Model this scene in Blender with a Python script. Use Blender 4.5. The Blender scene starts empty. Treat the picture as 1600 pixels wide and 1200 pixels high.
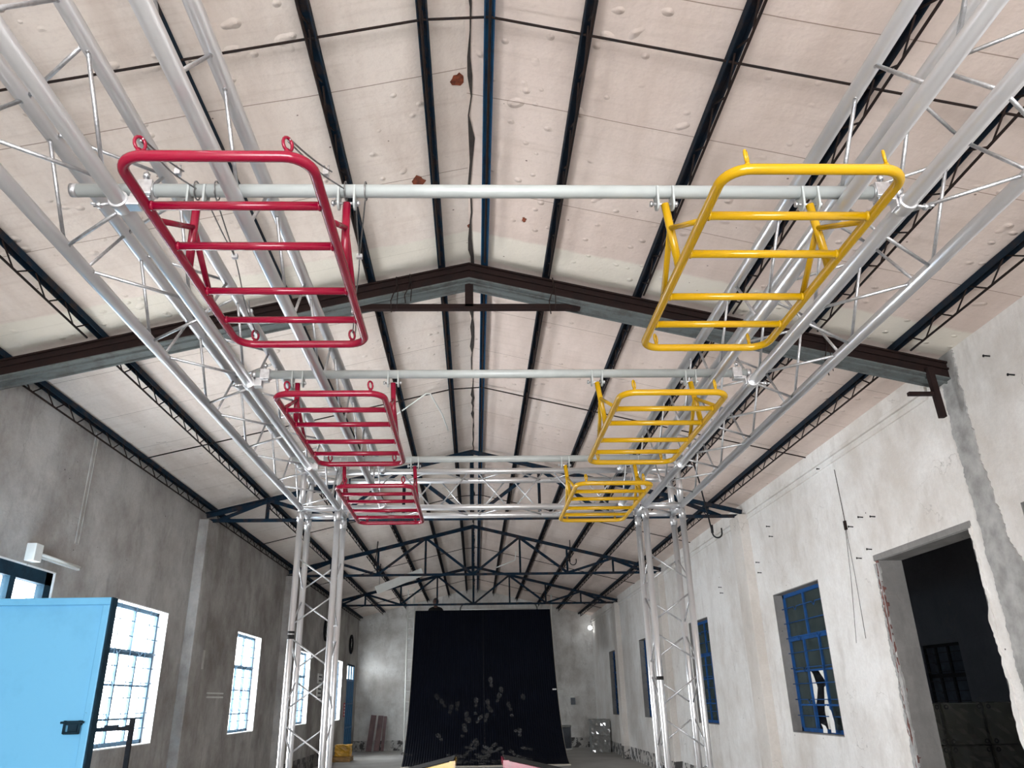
import bpy, bmesh, math, random
from mathutils import Vector, Matrix
random.seed(7)
S = bpy.context.scene
C = S.collection
# ---------------------------------------------------------------- camera
cam = bpy.data.cameras.new('camera'); co = bpy.data.objects.new('camera', cam); C.objects.link(co)
YAW, PITCH, ROLL, FPX = 0.03093893, 0.39227793, -0.01606764, 1195.16
cam.sensor_fit = 'HORIZONTAL'; cam.sensor_width = 36.0; cam.lens = FPX/1600*36
cam.shift_x = (800-774.725)/1600
cam.clip_start = 0.05; cam.clip_end = 200
f = Vector((math.sin(YAW)*math.cos(PITCH), math.cos(YAW)*math.cos(PITCH), math.sin(PITCH)))
r0 = Vector((math.cos(YAW), -math.sin(YAW), 0)); u0 = r0.cross(f)
rr = r0*math.cos(ROLL)+u0*math.sin(ROLL); uu = u0*math.cos(ROLL)-r0*math.sin(ROLL)
m = Matrix((rr, uu, -f)).transposed().to_4x4(); m.translation = Vector((0, 0, 1.5))
co.matrix_world = m
S.camera = co
# ---------------------------------------------------------------- colour management, world, light
S.view_settings.view_transform = 'Standard'; S.view_settings.look = 'None'
S.view_settings.gamma = 1; S.view_settings.use_curve_mapping = False
S.view_settings.exposure = 3.0
W = bpy.data.worlds.new('World'); S.world = W; W.use_nodes = True
bg = W.node_tree.nodes['Background']; bg.inputs[0].default_value = (0.975, 0.985, 1.0, 1); bg.inputs[1].default_value = 3.0
def portal(loc, rot, sx, sy):
    L = bpy.data.lights.new('daylight_portal', 'AREA'); L.shape = 'RECTANGLE'; L.size = sx; L.size_y = sy
    L.cycles.is_portal = True
    o = bpy.data.objects.new('daylight_portal', L); C.objects.link(o); o.location = loc; o.rotation_euler = rot
XL, XR, Y0, Y1 = -4.10, 4.15, -5.0, 28.4
LWIN = [(9.13, 10.75, 1.06, 2.65), (13.98, 15.57, 1.04, 2.68), (19.0, 20.36, 1.04, 2.66), (23.95, 25.3, 1.02, 2.69)]
RWIN = [(4.25, 5.62, 1.06, 2.83), (9.36, 10.87, 1.06, 2.80), (14.13, 15.42, 1.06, 2.83), (19.25, 20.3, 1.07, 2.86), (23.6, 25.0, 1.06, 2.84)]
LDOOR = (5.62, 7.74, 0.0, 2.72); LDOOR2 = (26.3, 27.9, 0.0, 2.68); RDOOR = (6.29, 7.88, 0.0, 2.79)
for w in LWIN+[LDOOR, LDOOR2]:
    portal((XL-0.3, (w[0]+w[1])/2, (w[2]+w[3])/2), (0, -math.pi/2, 0), w[3]-w[2], w[1]-w[0])
portal((0, Y0-0.3, 1.5), (math.pi/2, 0, 0), 4.2, 3.0)
bpy.data.objects['daylight_portal'].name = 'daylight_portal'

# ---------------------------------------------------------------- materials
MATS = {}
def nt(name):
    m = bpy.data.materials.new(name); m.use_nodes = True; t = m.node_tree
    b = t.nodes['Principled BSDF']; MATS[name] = m
    return m, t, b
def N(t, typ, **k):
    n = t.nodes.new(typ)
    for a, v in k.items():
        if a == 'ins':
            for i, x in v.items(): n.inputs[i].default_value = x
        else: setattr(n, a, v)
    return n
def coords(t, scale=(1, 1, 1)):
    g = N(t, 'ShaderNodeNewGeometry'); mp = N(t, 'ShaderNodeMapping'); mp.inputs['Scale'].default_value = scale
    t.links.new(g.outputs['Position'], mp.inputs['Vector']); return mp.outputs[0]
def noise(t, vec, scale, detail=4, rough=.55):
    n = N(t, 'ShaderNodeTexNoise'); n.inputs['Scale'].default_value = scale; n.inputs['Detail'].default_value = detail
    n.inputs['Roughness'].default_value = rough; t.links.new(vec, n.inputs['Vector']); return n.outputs['Fac']
def ramp(t, fac, stops):
    n = N(t, 'ShaderNodeValToRGB'); e = n.color_ramp.elements
    while len(e) < len(stops): e.new(.5)
    for i, (p, c) in enumerate(stops):
        e[i].position = p; e[i].color = (*c, 1) if len(c) == 3 else c
    t.links.new(fac, n.inputs[0]); return n.outputs[0]
def mixc(t, fac, a, b, mode='MIX'):
    n = N(t, 'ShaderNodeMix', data_type='RGBA', blend_type=mode)
    for sock, v in ((n.inputs[0], fac), (n.inputs[6], a), (n.inputs[7], b)):
        if hasattr(v, 'is_linked') or hasattr(v, 'node'): t.links.new(v, sock)
        else: sock.default_value = (*v, 1) if isinstance(v, tuple) and len(v) == 3 else v
    return n.outputs[2]
def bump(t, b, h, strength, dist=.01):
    n = N(t, 'ShaderNodeBump'); n.inputs['Strength'].default_value = strength; n.inputs['Distance'].default_value = dist
    t.links.new(h, n.inputs['Height']); t.links.new(n.outputs[0], b.inputs['Normal'])
def mth(t, op, a, b=0.0, c=None):
    n = N(t, 'ShaderNodeMath', operation=op)
    for i, v in enumerate((a, b) if c is None else (a, b, c)):
        if isinstance(v, (int, float)): n.inputs[i].default_value = v
        else: t.links.new(v, n.inputs[i])
    return n.outputs[0]
def simple(name, col, rough=.5, metal=0.0, var=.12, scale=20, bmp=0.0, coat=0.0):
    m, t, b = nt(name); v = coords(t); n = noise(t, v, scale)
    dark = tuple(x*(1-var) for x in col); lite = tuple(min(1, x*(1+var)) for x in col)
    t.links.new(ramp(t, n, [(.3, dark), (.7, lite)]), b.inputs['Base Color'])
    b.inputs['Roughness'].default_value = rough; b.inputs['Metallic'].default_value = metal
    if coat: b.inputs['Coat Weight'].default_value = coat; b.inputs['Coat Roughness'].default_value = .12
    if bmp: bump(t, b, noise(t, v, scale*3), bmp)
    return m
def plaster(name, base, stain, stainamt, dado=True):
    m, t, b = nt(name); v = coords(t)
    big = noise(t, v, .9, 8, .68); streak = noise(t, coords(t, (2.4, 2.4, .9)), 1.5, 8, .7); fine = noise(t, v, 26, 5, .7)
    c = mixc(t, ramp(t, big, [(.38, (0, 0, 0)), (.66, (stainamt,)*3)]), base, stain)
    c = mixc(t, ramp(t, streak, [(.52, (0, 0, 0)), (.74, (stainamt*.7,)*3)]), c, tuple(x*.72 for x in stain))
    c = mixc(t, ramp(t, fine, [(.3, (.25,)*3), (.62, (0, 0, 0))]), c, tuple(x*.62 for x in base))
    # fine cracks
    vo = N(t, 'ShaderNodeTexVoronoi', feature='DISTANCE_TO_EDGE'); vo.inputs['Scale'].default_value = .55
    wv = N(t, 'ShaderNodeVectorMath', operation='ADD'); nn = N(t, 'ShaderNodeTexNoise'); nn.inputs['Scale'].default_value = 2.5; nn.inputs['Detail'].default_value = 6
    t.links.new(v, nn.inputs['Vector']); t.links.new(v, wv.inputs[0]); t.links.new(nn.outputs['Color'], wv.inputs[1]); t.links.new(wv.outputs[0], vo.inputs['Vector'])
    c = mixc(t, mth(t, 'MULTIPLY', ramp(t, vo.outputs['Distance'], [(0, (.8,)*3), (.004, (0, 0, 0))]), ramp(t, noise(t, v, 1.7), [(.5, (0,)*3), (.6, (.6,)*3)])), c, (.16, .14, .12))
    # nail holes and chips
    vh = N(t, 'ShaderNodeTexVoronoi'); vh.inputs['Scale'].default_value = 6.5; t.links.new(v, vh.inputs['Vector'])
    hole = mth(t, 'LESS_THAN', vh.outputs['Distance'], .055)
    sel = mth(t, 'GREATER_THAN', noise(t, v, 1.1, 3), .56)
    c = mixc(t, mth(t, 'MULTIPLY', hole, sel), c, (.06, .05, .045))
    if dado:
        sp = N(t, 'ShaderNodeSeparateXYZ'); g = N(t, 'ShaderNodeNewGeometry'); t.links.new(g.outputs['Position'], sp.inputs[0])
        z = mth(t, 'ADD', sp.outputs[2], mth(t, 'MULTIPLY', noise(t, v, 9, 4), .05))
        low = mth(t, 'LESS_THAN', z, .335)
        peel = ramp(t, noise(t, v, 3.6, 6, .7), [(.47, (0, 0, 0)), (.52, (1, 1, 1))])
        c = mixc(t, mth(t, 'MULTIPLY', low, mth(t, 'SUBTRACT', 1.0, mth(t, 'MULTIPLY', peel, .75))), c, (.07, .068, .068))
    t.links.new(c, b.inputs['Base Color']); b.inputs['Roughness'].default_value = .92
    h = mth(t, 'ADD', noise(t, v, 8, 8, .65), mth(t, 'MULTIPLY', big, 2.0))
    bump(t, b, h, .35, .02)
    return m
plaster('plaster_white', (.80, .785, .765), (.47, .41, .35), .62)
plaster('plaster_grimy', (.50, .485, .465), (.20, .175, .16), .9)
plaster('plaster_far', (.78, .78, .76), (.36, .33, .30), .9)
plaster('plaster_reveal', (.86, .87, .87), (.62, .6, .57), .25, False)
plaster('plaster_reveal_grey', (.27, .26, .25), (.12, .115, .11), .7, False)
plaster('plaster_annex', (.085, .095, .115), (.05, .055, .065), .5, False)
plaster('pier_beige', (.66, .62, .58), (.42, .37, .32), .5)
def ceiling_mat():
    m, t, b = nt('ceiling_board'); v = coords(t)
    sp = N(t, 'ShaderNodeSeparateXYZ'); g = N(t, 'ShaderNodeNewGeometry'); t.links.new(g.outputs['Position'], sp.inputs[0])
    X, Y = sp.outputs[0], sp.outputs[1]
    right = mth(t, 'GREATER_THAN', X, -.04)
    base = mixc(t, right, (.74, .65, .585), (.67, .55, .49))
    # each board its own tint
    yo = mth(t, 'ADD', Y, mth(t, 'MULTIPLY', right, -.22))
    yw = mth(t, 'ADD', yo, mth(t, 'MULTIPLY', noise(t, v, .8, 2), .05))
    cell = mth(t, 'FLOOR', mth(t, 'ADD', yw, .2)); wn = N(t, 'ShaderNodeTexWhiteNoise', noise_dimensions='2D')
    cx = N(t, 'ShaderNodeCombineXYZ'); t.links.new(cell, cx.inputs[0]); t.links.new(right, cx.inputs[1]); t.links.new(cx.outputs[0], wn.inputs['Vector'])
    base = mixc(t, mth(t, 'MULTIPLY', wn.outputs['Value'], .30), base, (.78, .72, .66))
    st = noise(t, coords(t, (3, .7, 3)), .8, 7, .65)
    base = mixc(t, ramp(t, st, [(.42, (0, 0, 0)), (.72, (.60,)*3)]), base, (.46, .36, .30))
    base = mixc(t, ramp(t, noise(t, v, 34, 5, .7), [(.3, (.22,)*3), (.5, (0, 0, 0))]), base, (.48, .40, .36))
    st2 = noise(t, coords(t, (.7, 9, 1)), 1.6, 6, .7)
    base = mixc(t, ramp(t, st2, [(.52, (0, 0, 0)), (.72, (.38,)*3)]), base, (.50, .40, .34))
    fr = mth(t, 'ABSOLUTE', mth(t, 'SUBTRACT', mth(t, 'FRACT', mth(t, 'ADD', yw, .2)), .0))
    seam = mth(t, 'LESS_THAN', fr, .007)
    base = mixc(t, mth(t, 'MULTIPLY', seam, .8), base, (.22, .15, .11))
    # paste bands beside the beams
    dist = mth(t, 'ABSOLUTE', mth(t, 'SUBTRACT', mth(t, 'ADD', Y, mth(t, 'MULTIPLY', noise(t, v, 3, 4), .12)), 5.90))
    base = mixc(t, ramp(t, dist, [(.20, (.75,)*3), (.24, (0, 0, 0))]), base, (.72, .69, .60))
    vh = N(t, 'ShaderNodeTexVoronoi'); vh.inputs['Scale'].default_value = 4.2; t.links.new(v, vh.inputs['Vector'])
    pin = mth(t, 'LESS_THAN', vh.outputs['Distance'], .034)
    base = mixc(t, mth(t, 'MULTIPLY', pin, .8), base, (.12, .07, .05))
    t.links.new(base, b.inputs['Base Color']); b.inputs['Roughness'].default_value = .85
    vb = N(t, 'ShaderNodeTexVoronoi', feature='SMOOTH_F1'); vb.inputs['Scale'].default_value = 7.5; vb.inputs['Randomness'].default_value = 1; t.links.new(v, vb.inputs['Vector'])
    blister = mth(t, 'MULTIPLY', ramp(t, vb.outputs['Distance'], [(.06, (1, 1, 1)), (.20, (0, 0, 0))]), ramp(t, noise(t, v, 1.3, 2), [(.5, (0,)*3), (.56, (1,)*3)]))
    h = mth(t, 'ADD', mth(t, 'MULTIPLY', blister, .9), mth(t, 'MULTIPLY', noise(t, v, 1.8, 5), 1.4))
    h = mth(t, 'ADD', h, mth(t, 'MULTIPLY', noise(t, v, 40, 4), .12))
    bump(t, b, h, .62, .026)
ceiling_mat()
def floor_mat():
    m, t, b = nt('concrete_floor'); v = coords(t)
    c = ramp(t, noise(t, v, .7, 9, .65), [(.3, (.30, .29, .275)), (.7, (.50, .49, .47))])
    sp = N(t, 'ShaderNodeSeparateXYZ'); g = N(t, 'ShaderNodeNewGeometry'); t.links.new(g.outputs['Position'], sp.inputs[0])
    j = mth(t, 'LESS_THAN', mth(t, 'FRACT', mth(t, 'MULTIPLY', sp.outputs[1], .4)), .006)
    c = mixc(t, j, c, (.12, .11, .1)); t.links.new(c, b.inputs['Base Color']); b.inputs['Roughness'].default_value = .75
    bump(t, b, noise(t, v, 6, 8), .15)
floor_mat()
def metal_brushed():
    m, t, b = nt('aluminium'); v = coords(t)
    c = ramp(t, noise(t, v, 5, 6, .7), [(.3, (.70, .71, .73)), (.7, (.74, .75, .77))])
    t.links.new(c, b.inputs['Base Color']); b.inputs['Metallic'].default_value = .88; b.inputs['Roughness'].default_value = .30
metal_brushed()
simple('weld', (.52, .53, .55), .32, .92, .15, 60, .3)
simple('zinc', (.62, .63, .65), .3, .9, .2, 50)
simple('grey_paint', (.36, .385, .378), .42, .0, .06, 12, coat=.2)
simple('red_paint', (.235, .0008, .022), .20, .0, .04, 14)
simple('yellow_paint', (.50, .285, .0006), .20, .0, .04, 14)
simple('wire', (.22, .22, .22), .4, .8, .25, 90)
def steel(name, a, rust, amt):
    m, t, b = nt(name); v = coords(t)
    c = mixc(t, ramp(t, noise(t, v, 7, 8, .7), [(.48, (0,)*3), (.62, (amt,)*3)]), a, rust)
    t.links.new(c, b.inputs['Base Color']); b.inputs['Roughness'].default_value = .75; b.inputs['Specular IOR Level'].default_value = .12; bump(t, b, noise(t, v, 30, 5), .25)
steel('blue_steel', (.006, .019, .036), (.05, .033, .025), .7)
steel('navy_steel', (.008, .015, .025), (.03, .022, .02), .6)
steel('rusty_rod', (.022, .014, .012), (.012, .012, .014), .7)
steel('brown_steel', (.020, .011, .010), (.014, .010, .010), .7)
steel('bright_blue_steel', (.016, .075, .16), (.03, .025, .03), .5)
steel('grey_flange', (.115, .13, .13), (.06, .05, .045), .5)
steel('black_steel', (.012, .013, .016), (.03, .028, .028), .5)
steel('window_blue', (.014, .075, .24), (.02, .045, .10), .6)
steel('window_slate', (.10, .17, .24), (.04, .06, .09), .6)
steel('frame_navy', (.012, .035, .055), (.008, .015, .025), .5)
def door_blue():
    m, t, b = nt('door_blue'); v = coords(t)
    c = mixc(t, ramp(t, noise(t, v, 2.2, 8, .7), [(.5, (0,)*3), (.8, (.5,)*3)]), (.16, .50, .80), (.09, .33, .58))
    c = mixc(t, ramp(t, noise(t, v, 14, 6, .75), [(.69, (0,)*3), (.71, (.8,)*3)]), c, (.03, .10, .20))
    t.links.new(c, b.inputs['Base Color']); b.inputs['Roughness'].default_value = .45; bump(t, b, noise(t, v, 1.5, 3), .2, .03)
door_blue()
simple('blue_sheet', (.020, .145, .33), .5, .0, .2, 5, .1)
simple('mortar', (.34, .335, .325), .95, 0, .3, 7, .9)
simple('brick_red', (.15, .065, .055), .95, 0, .35, 16, .9)
simple('rust_hole', (.16, .035, .012), .9, 0, .5, 30, .4)
simple('dark_gap', (.035, .028, .024), .95, 0, .3, 30)
simple('white_plastic', (.72, .73, .70), .5, 0, .05, 9)
simple('paper', (.82, .82, .80), .8, 0, .04, 9)
simple('ink', (.02, .02, .03), .8)
simple('red_sign', (.45, .05, .07), .7)
simple('plum_board', (.17, .105, .105), .7, 0, .3, 3, .2)
simple('plywood', (.55, .50, .42), .7, 0, .12, 6)
simple('yellow_wrap', (.78, .42, .04), .35, 0, .35, 5, .5)
simple('brown_wrap', (.38, .22, .08), .45, 0, .4, 6, .5)
simple('drum_grey', (.10, .115, .14), .45, 0, .25, 4, .2)
simple('crate_dark', (.42, .40, .34), .6, 0, .25, 3, .3)
simple('crate_ring', (.05, .05, .045), .5)
simple('skin', (.10, .048, .038), .5, 0, .08, 12)
simple('hair', (.008, .007, .007), .6)
simple('black_cloth', (.005, .005, .006), .9, 0, .3, 20, .3)

simple('tape', (.006, .006, .006), .9)
simple('cork', (.78, .76, .70), .7)
def ramp_mat():
    m, t, b = nt('ribbed_rubber'); v = coords(t)
    c = ramp(t, noise(t, v, 1.4, 6, .7), [(.35, (.0016, .0030, .0078)), (.75, (.0030, .0050, .013))])
    t.links.new(c, b.inputs['Base Color']); b.inputs['Roughness'].default_value = .7; b.inputs['Specular IOR Level'].default_value = .15
    w = N(t, 'ShaderNodeTexWave', bands_direction='X'); w.inputs['Scale'].default_value = 5; t.links.new(v, w.inputs['Vector'])
    bump(t, b, w.outputs['Fac'], .5, .02)
ramp_mat()
def glass(name, tint, transp, diff, dirt=6.0):
    m = bpy.data.materials.new(name); m.use_nodes = True; MATS[name] = m; t = m.node_tree; t.nodes.clear()
    out = N(t, 'ShaderNodeOutputMaterial'); tr = N(t, 'ShaderNodeBsdfTransparent'); tr.inputs[0].default_value = (*tint, 1)
    gl = N(t, 'ShaderNodeBsdfGlossy'); gl.inputs['Roughness'].default_value = .08; df = N(t, 'ShaderNodeBsdfDiffuse')
    v = coords(t); t.links.new(ramp(t, noise(t, v, dirt, 6, .7), [(.3, tuple(x*.7 for x in diff)), (.75, tuple(min(1, x*1.5) for x in diff))]), df.inputs[0])
    m1 = N(t, 'ShaderNodeMixShader'); m1.inputs[0].default_value = 1-transp; t.links.new(tr.outputs[0], m1.inputs[1]); t.links.new(df.outputs[0], m1.inputs[2])
    m2 = N(t, 'ShaderNodeMixShader'); m2.inputs[0].default_value = .06; t.links.new(m1.outputs[0], m2.inputs[1]); t.links.new(gl.outputs[0], m2.inputs[2])
    t.links.new(m2.outputs[0], out.inputs[0])
glass('clear_pane', (.97, .99, 1), .95, (.6, .62, .63))
glass('grimy_pane', (.6, .75, .72), .25, (.045, .062, .064), 8)
glass('dim_pane', (.5, .62, .75), .012, (.05, .06, .075), 3)
def dust():
    m, t, b = nt('footprint'); v = coords(t); b.inputs['Base Color'].default_value = (.10, .10, .103, 1); b.inputs['Roughness'].default_value = 1; b.inputs['Specular IOR Level'].default_value = 0
    a = mth(t, 'MULTIPLY', ramp(t, noise(t, v, 14, 6, .75), [(.30, (.15,)*3), (.56, (1,)*3)]), ramp(t, noise(t, v, 1.1, 3), [(.3, (.45,)*3), (.65, (1,)*3)]))
    t.links.new(a, b.inputs['Alpha'])
dust()
glass('plastic_film', (.85, .87, .85), .35, (.34, .345, .34), 7)
MATS['plastic_film'].node_tree.nodes['Mix Shader.001'].inputs[0].default_value = .18
glass('black_film', (.8, .8, .75), .6, (.24, .24, .21), 7)
MATS['black_film'].node_tree.nodes['Mix Shader.001'].inputs[0].default_value = .22
def lampmat():
    m, t, b = nt('lamp_glow'); b.inputs['Emission Color'].default_value = (1, 1, 1, 1); b.inputs['Emission Strength'].default_value = 1.6
lampmat()

# ---------------------------------------------------------------- mesh helpers
def V(*a): return Vector(a)
def bx(bm, x0, x1, y0, y1, z0, z1):
    vs = [bm.verts.new((x, y, z)) for x in (x0, x1) for y in (y0, y1) for z in (z0, z1)]
    for q in ((0, 1, 3, 2), (4, 6, 7, 5), (0, 4, 5, 1), (2, 3, 7, 6), (0, 2, 6, 4), (1, 5, 7, 3)):
        bm.faces.new([vs[i] for i in q])
def basis(d):
    d = d.normalized(); a = Vector((0, 0, 1)) if abs(d.z) < .95 else Vector((0, 1, 0))
    s = d.cross(a).normalized(); return s, s.cross(d).normalized(), d
def tube(bm, p0, p1, r, n=10, r1=None, cap=True):
    p0, p1 = Vector(p0), Vector(p1); s, u, d = basis(p1-p0); r1 = r if r1 is None else r1
    A = [bm.verts.new(p0+(s*math.cos(2*math.pi*i/n)+u*math.sin(2*math.pi*i/n))*r) for i in range(n)]
    B = [bm.verts.new(p1+(s*math.cos(2*math.pi*i/n)+u*math.sin(2*math.pi*i/n))*r1) for i in range(n)]
    for i in range(n):
        fc = bm.faces.new((A[i], A[(i+1) % n], B[(i+1) % n], B[i])); fc.smooth = True
    if cap: bm.faces.new(A[::-1]); bm.faces.new(B)
def pipe_path(bm, pts, r, n=10, closed=False):
    pts = [Vector(p) for p in pts]; L = len(pts); rings = []; up = None
    for i, p in enumerate(pts):
        if closed: d = (pts[(i+1) % L]-pts[i-1]).normalized()
        else: d = (pts[min(i+1, L-1)]-pts[max(i-1, 0)]).normalized()
        if up is None: s, up, _ = basis(d)
        s = d.cross(up); s = s.normalized() if s.length > 1e-5 else basis(d)[0]
        up = s.cross(d).normalized()
        rings.append([bm.verts.new(p+(s*math.cos(2*math.pi*k/n)+up*math.sin(2*math.pi*k/n))*r) for k in range(n)])
    rng = range(L) if closed else range(L-1)
    for i in rng:
        A, B = rings[i], rings[(i+1) % L]
        for k in range(n):
            fc = bm.faces.new((A[k], A[(k+1) % n], B[(k+1) % n], B[k])); fc.smooth = True
    if not closed: bm.faces.new(rings[0][::-1]); bm.faces.new(rings[-1])
def bar(bm, p0, p1, w, h, up=(0, 0, 1)):
    p0, p1 = Vector(p0), Vector(p1); d = (p1-p0).normalized(); up = Vector(up)
    if abs(d.dot(up)) > .98: up = Vector((0, 1, 0))
    s = d.cross(up).normalized(); u = s.cross(d).normalized()
    vs = [bm.verts.new(p+s*a*w/2+u*b*h/2) for p in (p0, p1) for a in (-1, 1) for b in (-1, 1)]
    for q in ((0, 1, 3, 2), (4, 6, 7, 5), (0, 4, 5, 1), (2, 3, 7, 6), (0, 2, 6, 4), (1, 5, 7, 3)): bm.faces.new([vs[i] for i in q])
def angle_bar(bm, p0, p1, w=.055, t=.008):   # rolled L section
    bar(bm, p0, p1, w, t); p0, p1 = Vector(p0), Vector(p1); d = (p1-p0).normalized(); up = Vector((0, 0, 1))
    if abs(d.dot(up)) > .98: up = Vector((0, 1, 0))
    s = d.cross(up).normalized(); u = s.cross(d).normalized()
    bar(bm, p0+s*(w/2-t/2)-u*w/2, p1+s*(w/2-t/2)-u*w/2, t, w)
def prism(bm, poly, axis, a0, a1):   # poly in the other two coordinates
    def P(q, a):
        q = list(q); q.insert(axis, a); return q
    A = [bm.verts.new(P(q, a0)) for q in poly]; B = [bm.verts.new(P(q, a1)) for q in poly]; n = len(poly)
    bm.faces.new(A[::-1]); bm.faces.new(B)
    for i in range(n): bm.faces.new((A[i], A[(i+1) % n], B[(i+1) % n], B[i]))
def mk(name, bm, mat, parent=None, bevel=0.0):
    bmesh.ops.recalc_face_normals(bm, faces=bm.faces[:])
    me = bpy.data.meshes.new(name); bm.to_mesh(me); bm.free(); me.materials.append(MATS[mat])
    o = bpy.data.objects.new(name, me); C.objects.link(o)
    if parent is not None:
        o.parent = parent; o.matrix_parent_inverse = Matrix.Translation(-parent.location)
    if bevel:
        md = o.modifiers.new('bevel', 'BEVEL'); md.width = bevel; md.segments = 2; md.limit_method = 'ANGLE'
    return o
def tag(o, label, cat, group=None):
    o['label'] = label; o['category'] = cat
    if group: o['group'] = group
    return o
def thing(name, label, cat, loc, group=None):
    o = bpy.data.objects.new(name, None); C.objects.link(o); o.location = loc; o.empty_display_size = .1
    return tag(o, label, cat, group)
def struct(o): o['kind'] = 'structure'; return o
def copy_tree(root):
    r = root.copy(); C.objects.link(r)
    for ch in list(root.children):
        c = ch.copy(); C.objects.link(c); c.parent = r
        for g in list(ch.children):
            d = g.copy(); C.objects.link(d); d.parent = c
    return r
def B(): return bmesh.new()

# ---------------------------------------------------------------- room shell
RIDX, RIDZ, SL = -.04, 5.27, .24
def ceilz(x): return RIDZ-SL*abs(x-RIDX)
def wall_x(name, xa, xb, y0, y1, z0, z1, ops, mat):
    bm = B(); ys = sorted({y0, y1, *[o[0] for o in ops], *[o[1] for o in ops]})
    for a, b in zip(ys, ys[1:]):
        hit = [o for o in ops if o[0] <= a+1e-6 and o[1] >= b-1e-6]
        if not hit: bx(bm, xa, xb, a, b, z0, z1)
        else:
            o = hit[0]
            if o[2] > z0+1e-6: bx(bm, xa, xb, a, b, z0, o[2])
            bx(bm, xa, xb, a, b, o[3], z1)
    return struct(mk(name, bm, mat))
TH = .24
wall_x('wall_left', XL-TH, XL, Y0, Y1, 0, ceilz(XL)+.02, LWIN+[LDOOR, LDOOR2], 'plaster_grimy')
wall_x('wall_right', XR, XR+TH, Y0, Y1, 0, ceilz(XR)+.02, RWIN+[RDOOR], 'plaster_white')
bm = B(); prism(bm, [(XL-TH, 0), (XR+TH, 0), (XR+TH, ceilz(XR+TH)), (RIDX, RIDZ), (XL-TH, ceilz(XL-TH))], 1, Y1, Y1+.24); struct(mk('wall_back', bm, 'plaster_far'))
bm = B(); zt = 4.3
bx(bm, XL-TH, -2.1, Y0-.24, Y0, 0, zt); bx(bm, 2.1, XR+TH, Y0-.24, Y0, 0, zt); bx(bm, -2.1, 2.1, Y0-.24, Y0, 3.0, zt)  # unseen doorway in the front wall, sized to balance the daylight inside
prism(bm, [(XL-TH, 4.2), (XR+TH, 4.2), (XR+TH, ceilz(XR+TH)), (RIDX, RIDZ), (XL-TH, ceilz(XL-TH))], 1, Y0-.24, Y0); struct(mk('wall_front', bm, 'plaster_white'))
bm = B(); bx(bm, XL-TH, 9.3, Y0-.24, Y1+.24, -.12, 0); struct(mk('floor', bm, 'concrete_floor'))
bm = B(); t_ = .04
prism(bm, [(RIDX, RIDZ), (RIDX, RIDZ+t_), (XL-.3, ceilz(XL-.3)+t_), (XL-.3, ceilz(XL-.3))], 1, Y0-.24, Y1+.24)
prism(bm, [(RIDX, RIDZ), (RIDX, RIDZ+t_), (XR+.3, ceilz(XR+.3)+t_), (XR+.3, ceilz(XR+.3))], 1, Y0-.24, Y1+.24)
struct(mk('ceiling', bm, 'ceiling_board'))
# ragged open joint along the ridge
bm = B(); y = -1.0; pr = None
while y < 28.3:
    w = random.choice((.004, .006, .010, .016, .022)); dx = random.uniform(-.012, .012)
    cur = (bm.verts.new((RIDX+.02+dx-w, y, RIDZ-.012)), bm.verts.new((RIDX+.02+dx+w, y, RIDZ-.012)))
    if pr: bm.faces.new((pr[0], pr[1], cur[1], cur[0]))
    pr = cur; y += random.uniform(.08, .3)
g = mk('trim_1', bm, 'dark_gap'); g.modifiers.new('s', 'SOLIDIFY').thickness = .006; struct(g)
# neighbouring room seen through the doorway and the right-hand windows
AX = 8.6; AW = (14.12, 15.37, 1.05, 2.36)
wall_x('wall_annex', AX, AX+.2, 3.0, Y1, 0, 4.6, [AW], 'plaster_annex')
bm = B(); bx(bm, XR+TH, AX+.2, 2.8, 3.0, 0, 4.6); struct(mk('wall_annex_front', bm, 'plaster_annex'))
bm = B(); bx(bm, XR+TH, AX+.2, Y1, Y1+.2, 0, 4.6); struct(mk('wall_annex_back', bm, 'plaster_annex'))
bm = B(); bx(bm, XR+.3, AX+.2, 2.8, Y1+.2, 4.3, 4.4); struct(mk('ceiling_annex', bm, 'plaster_annex'))

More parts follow.
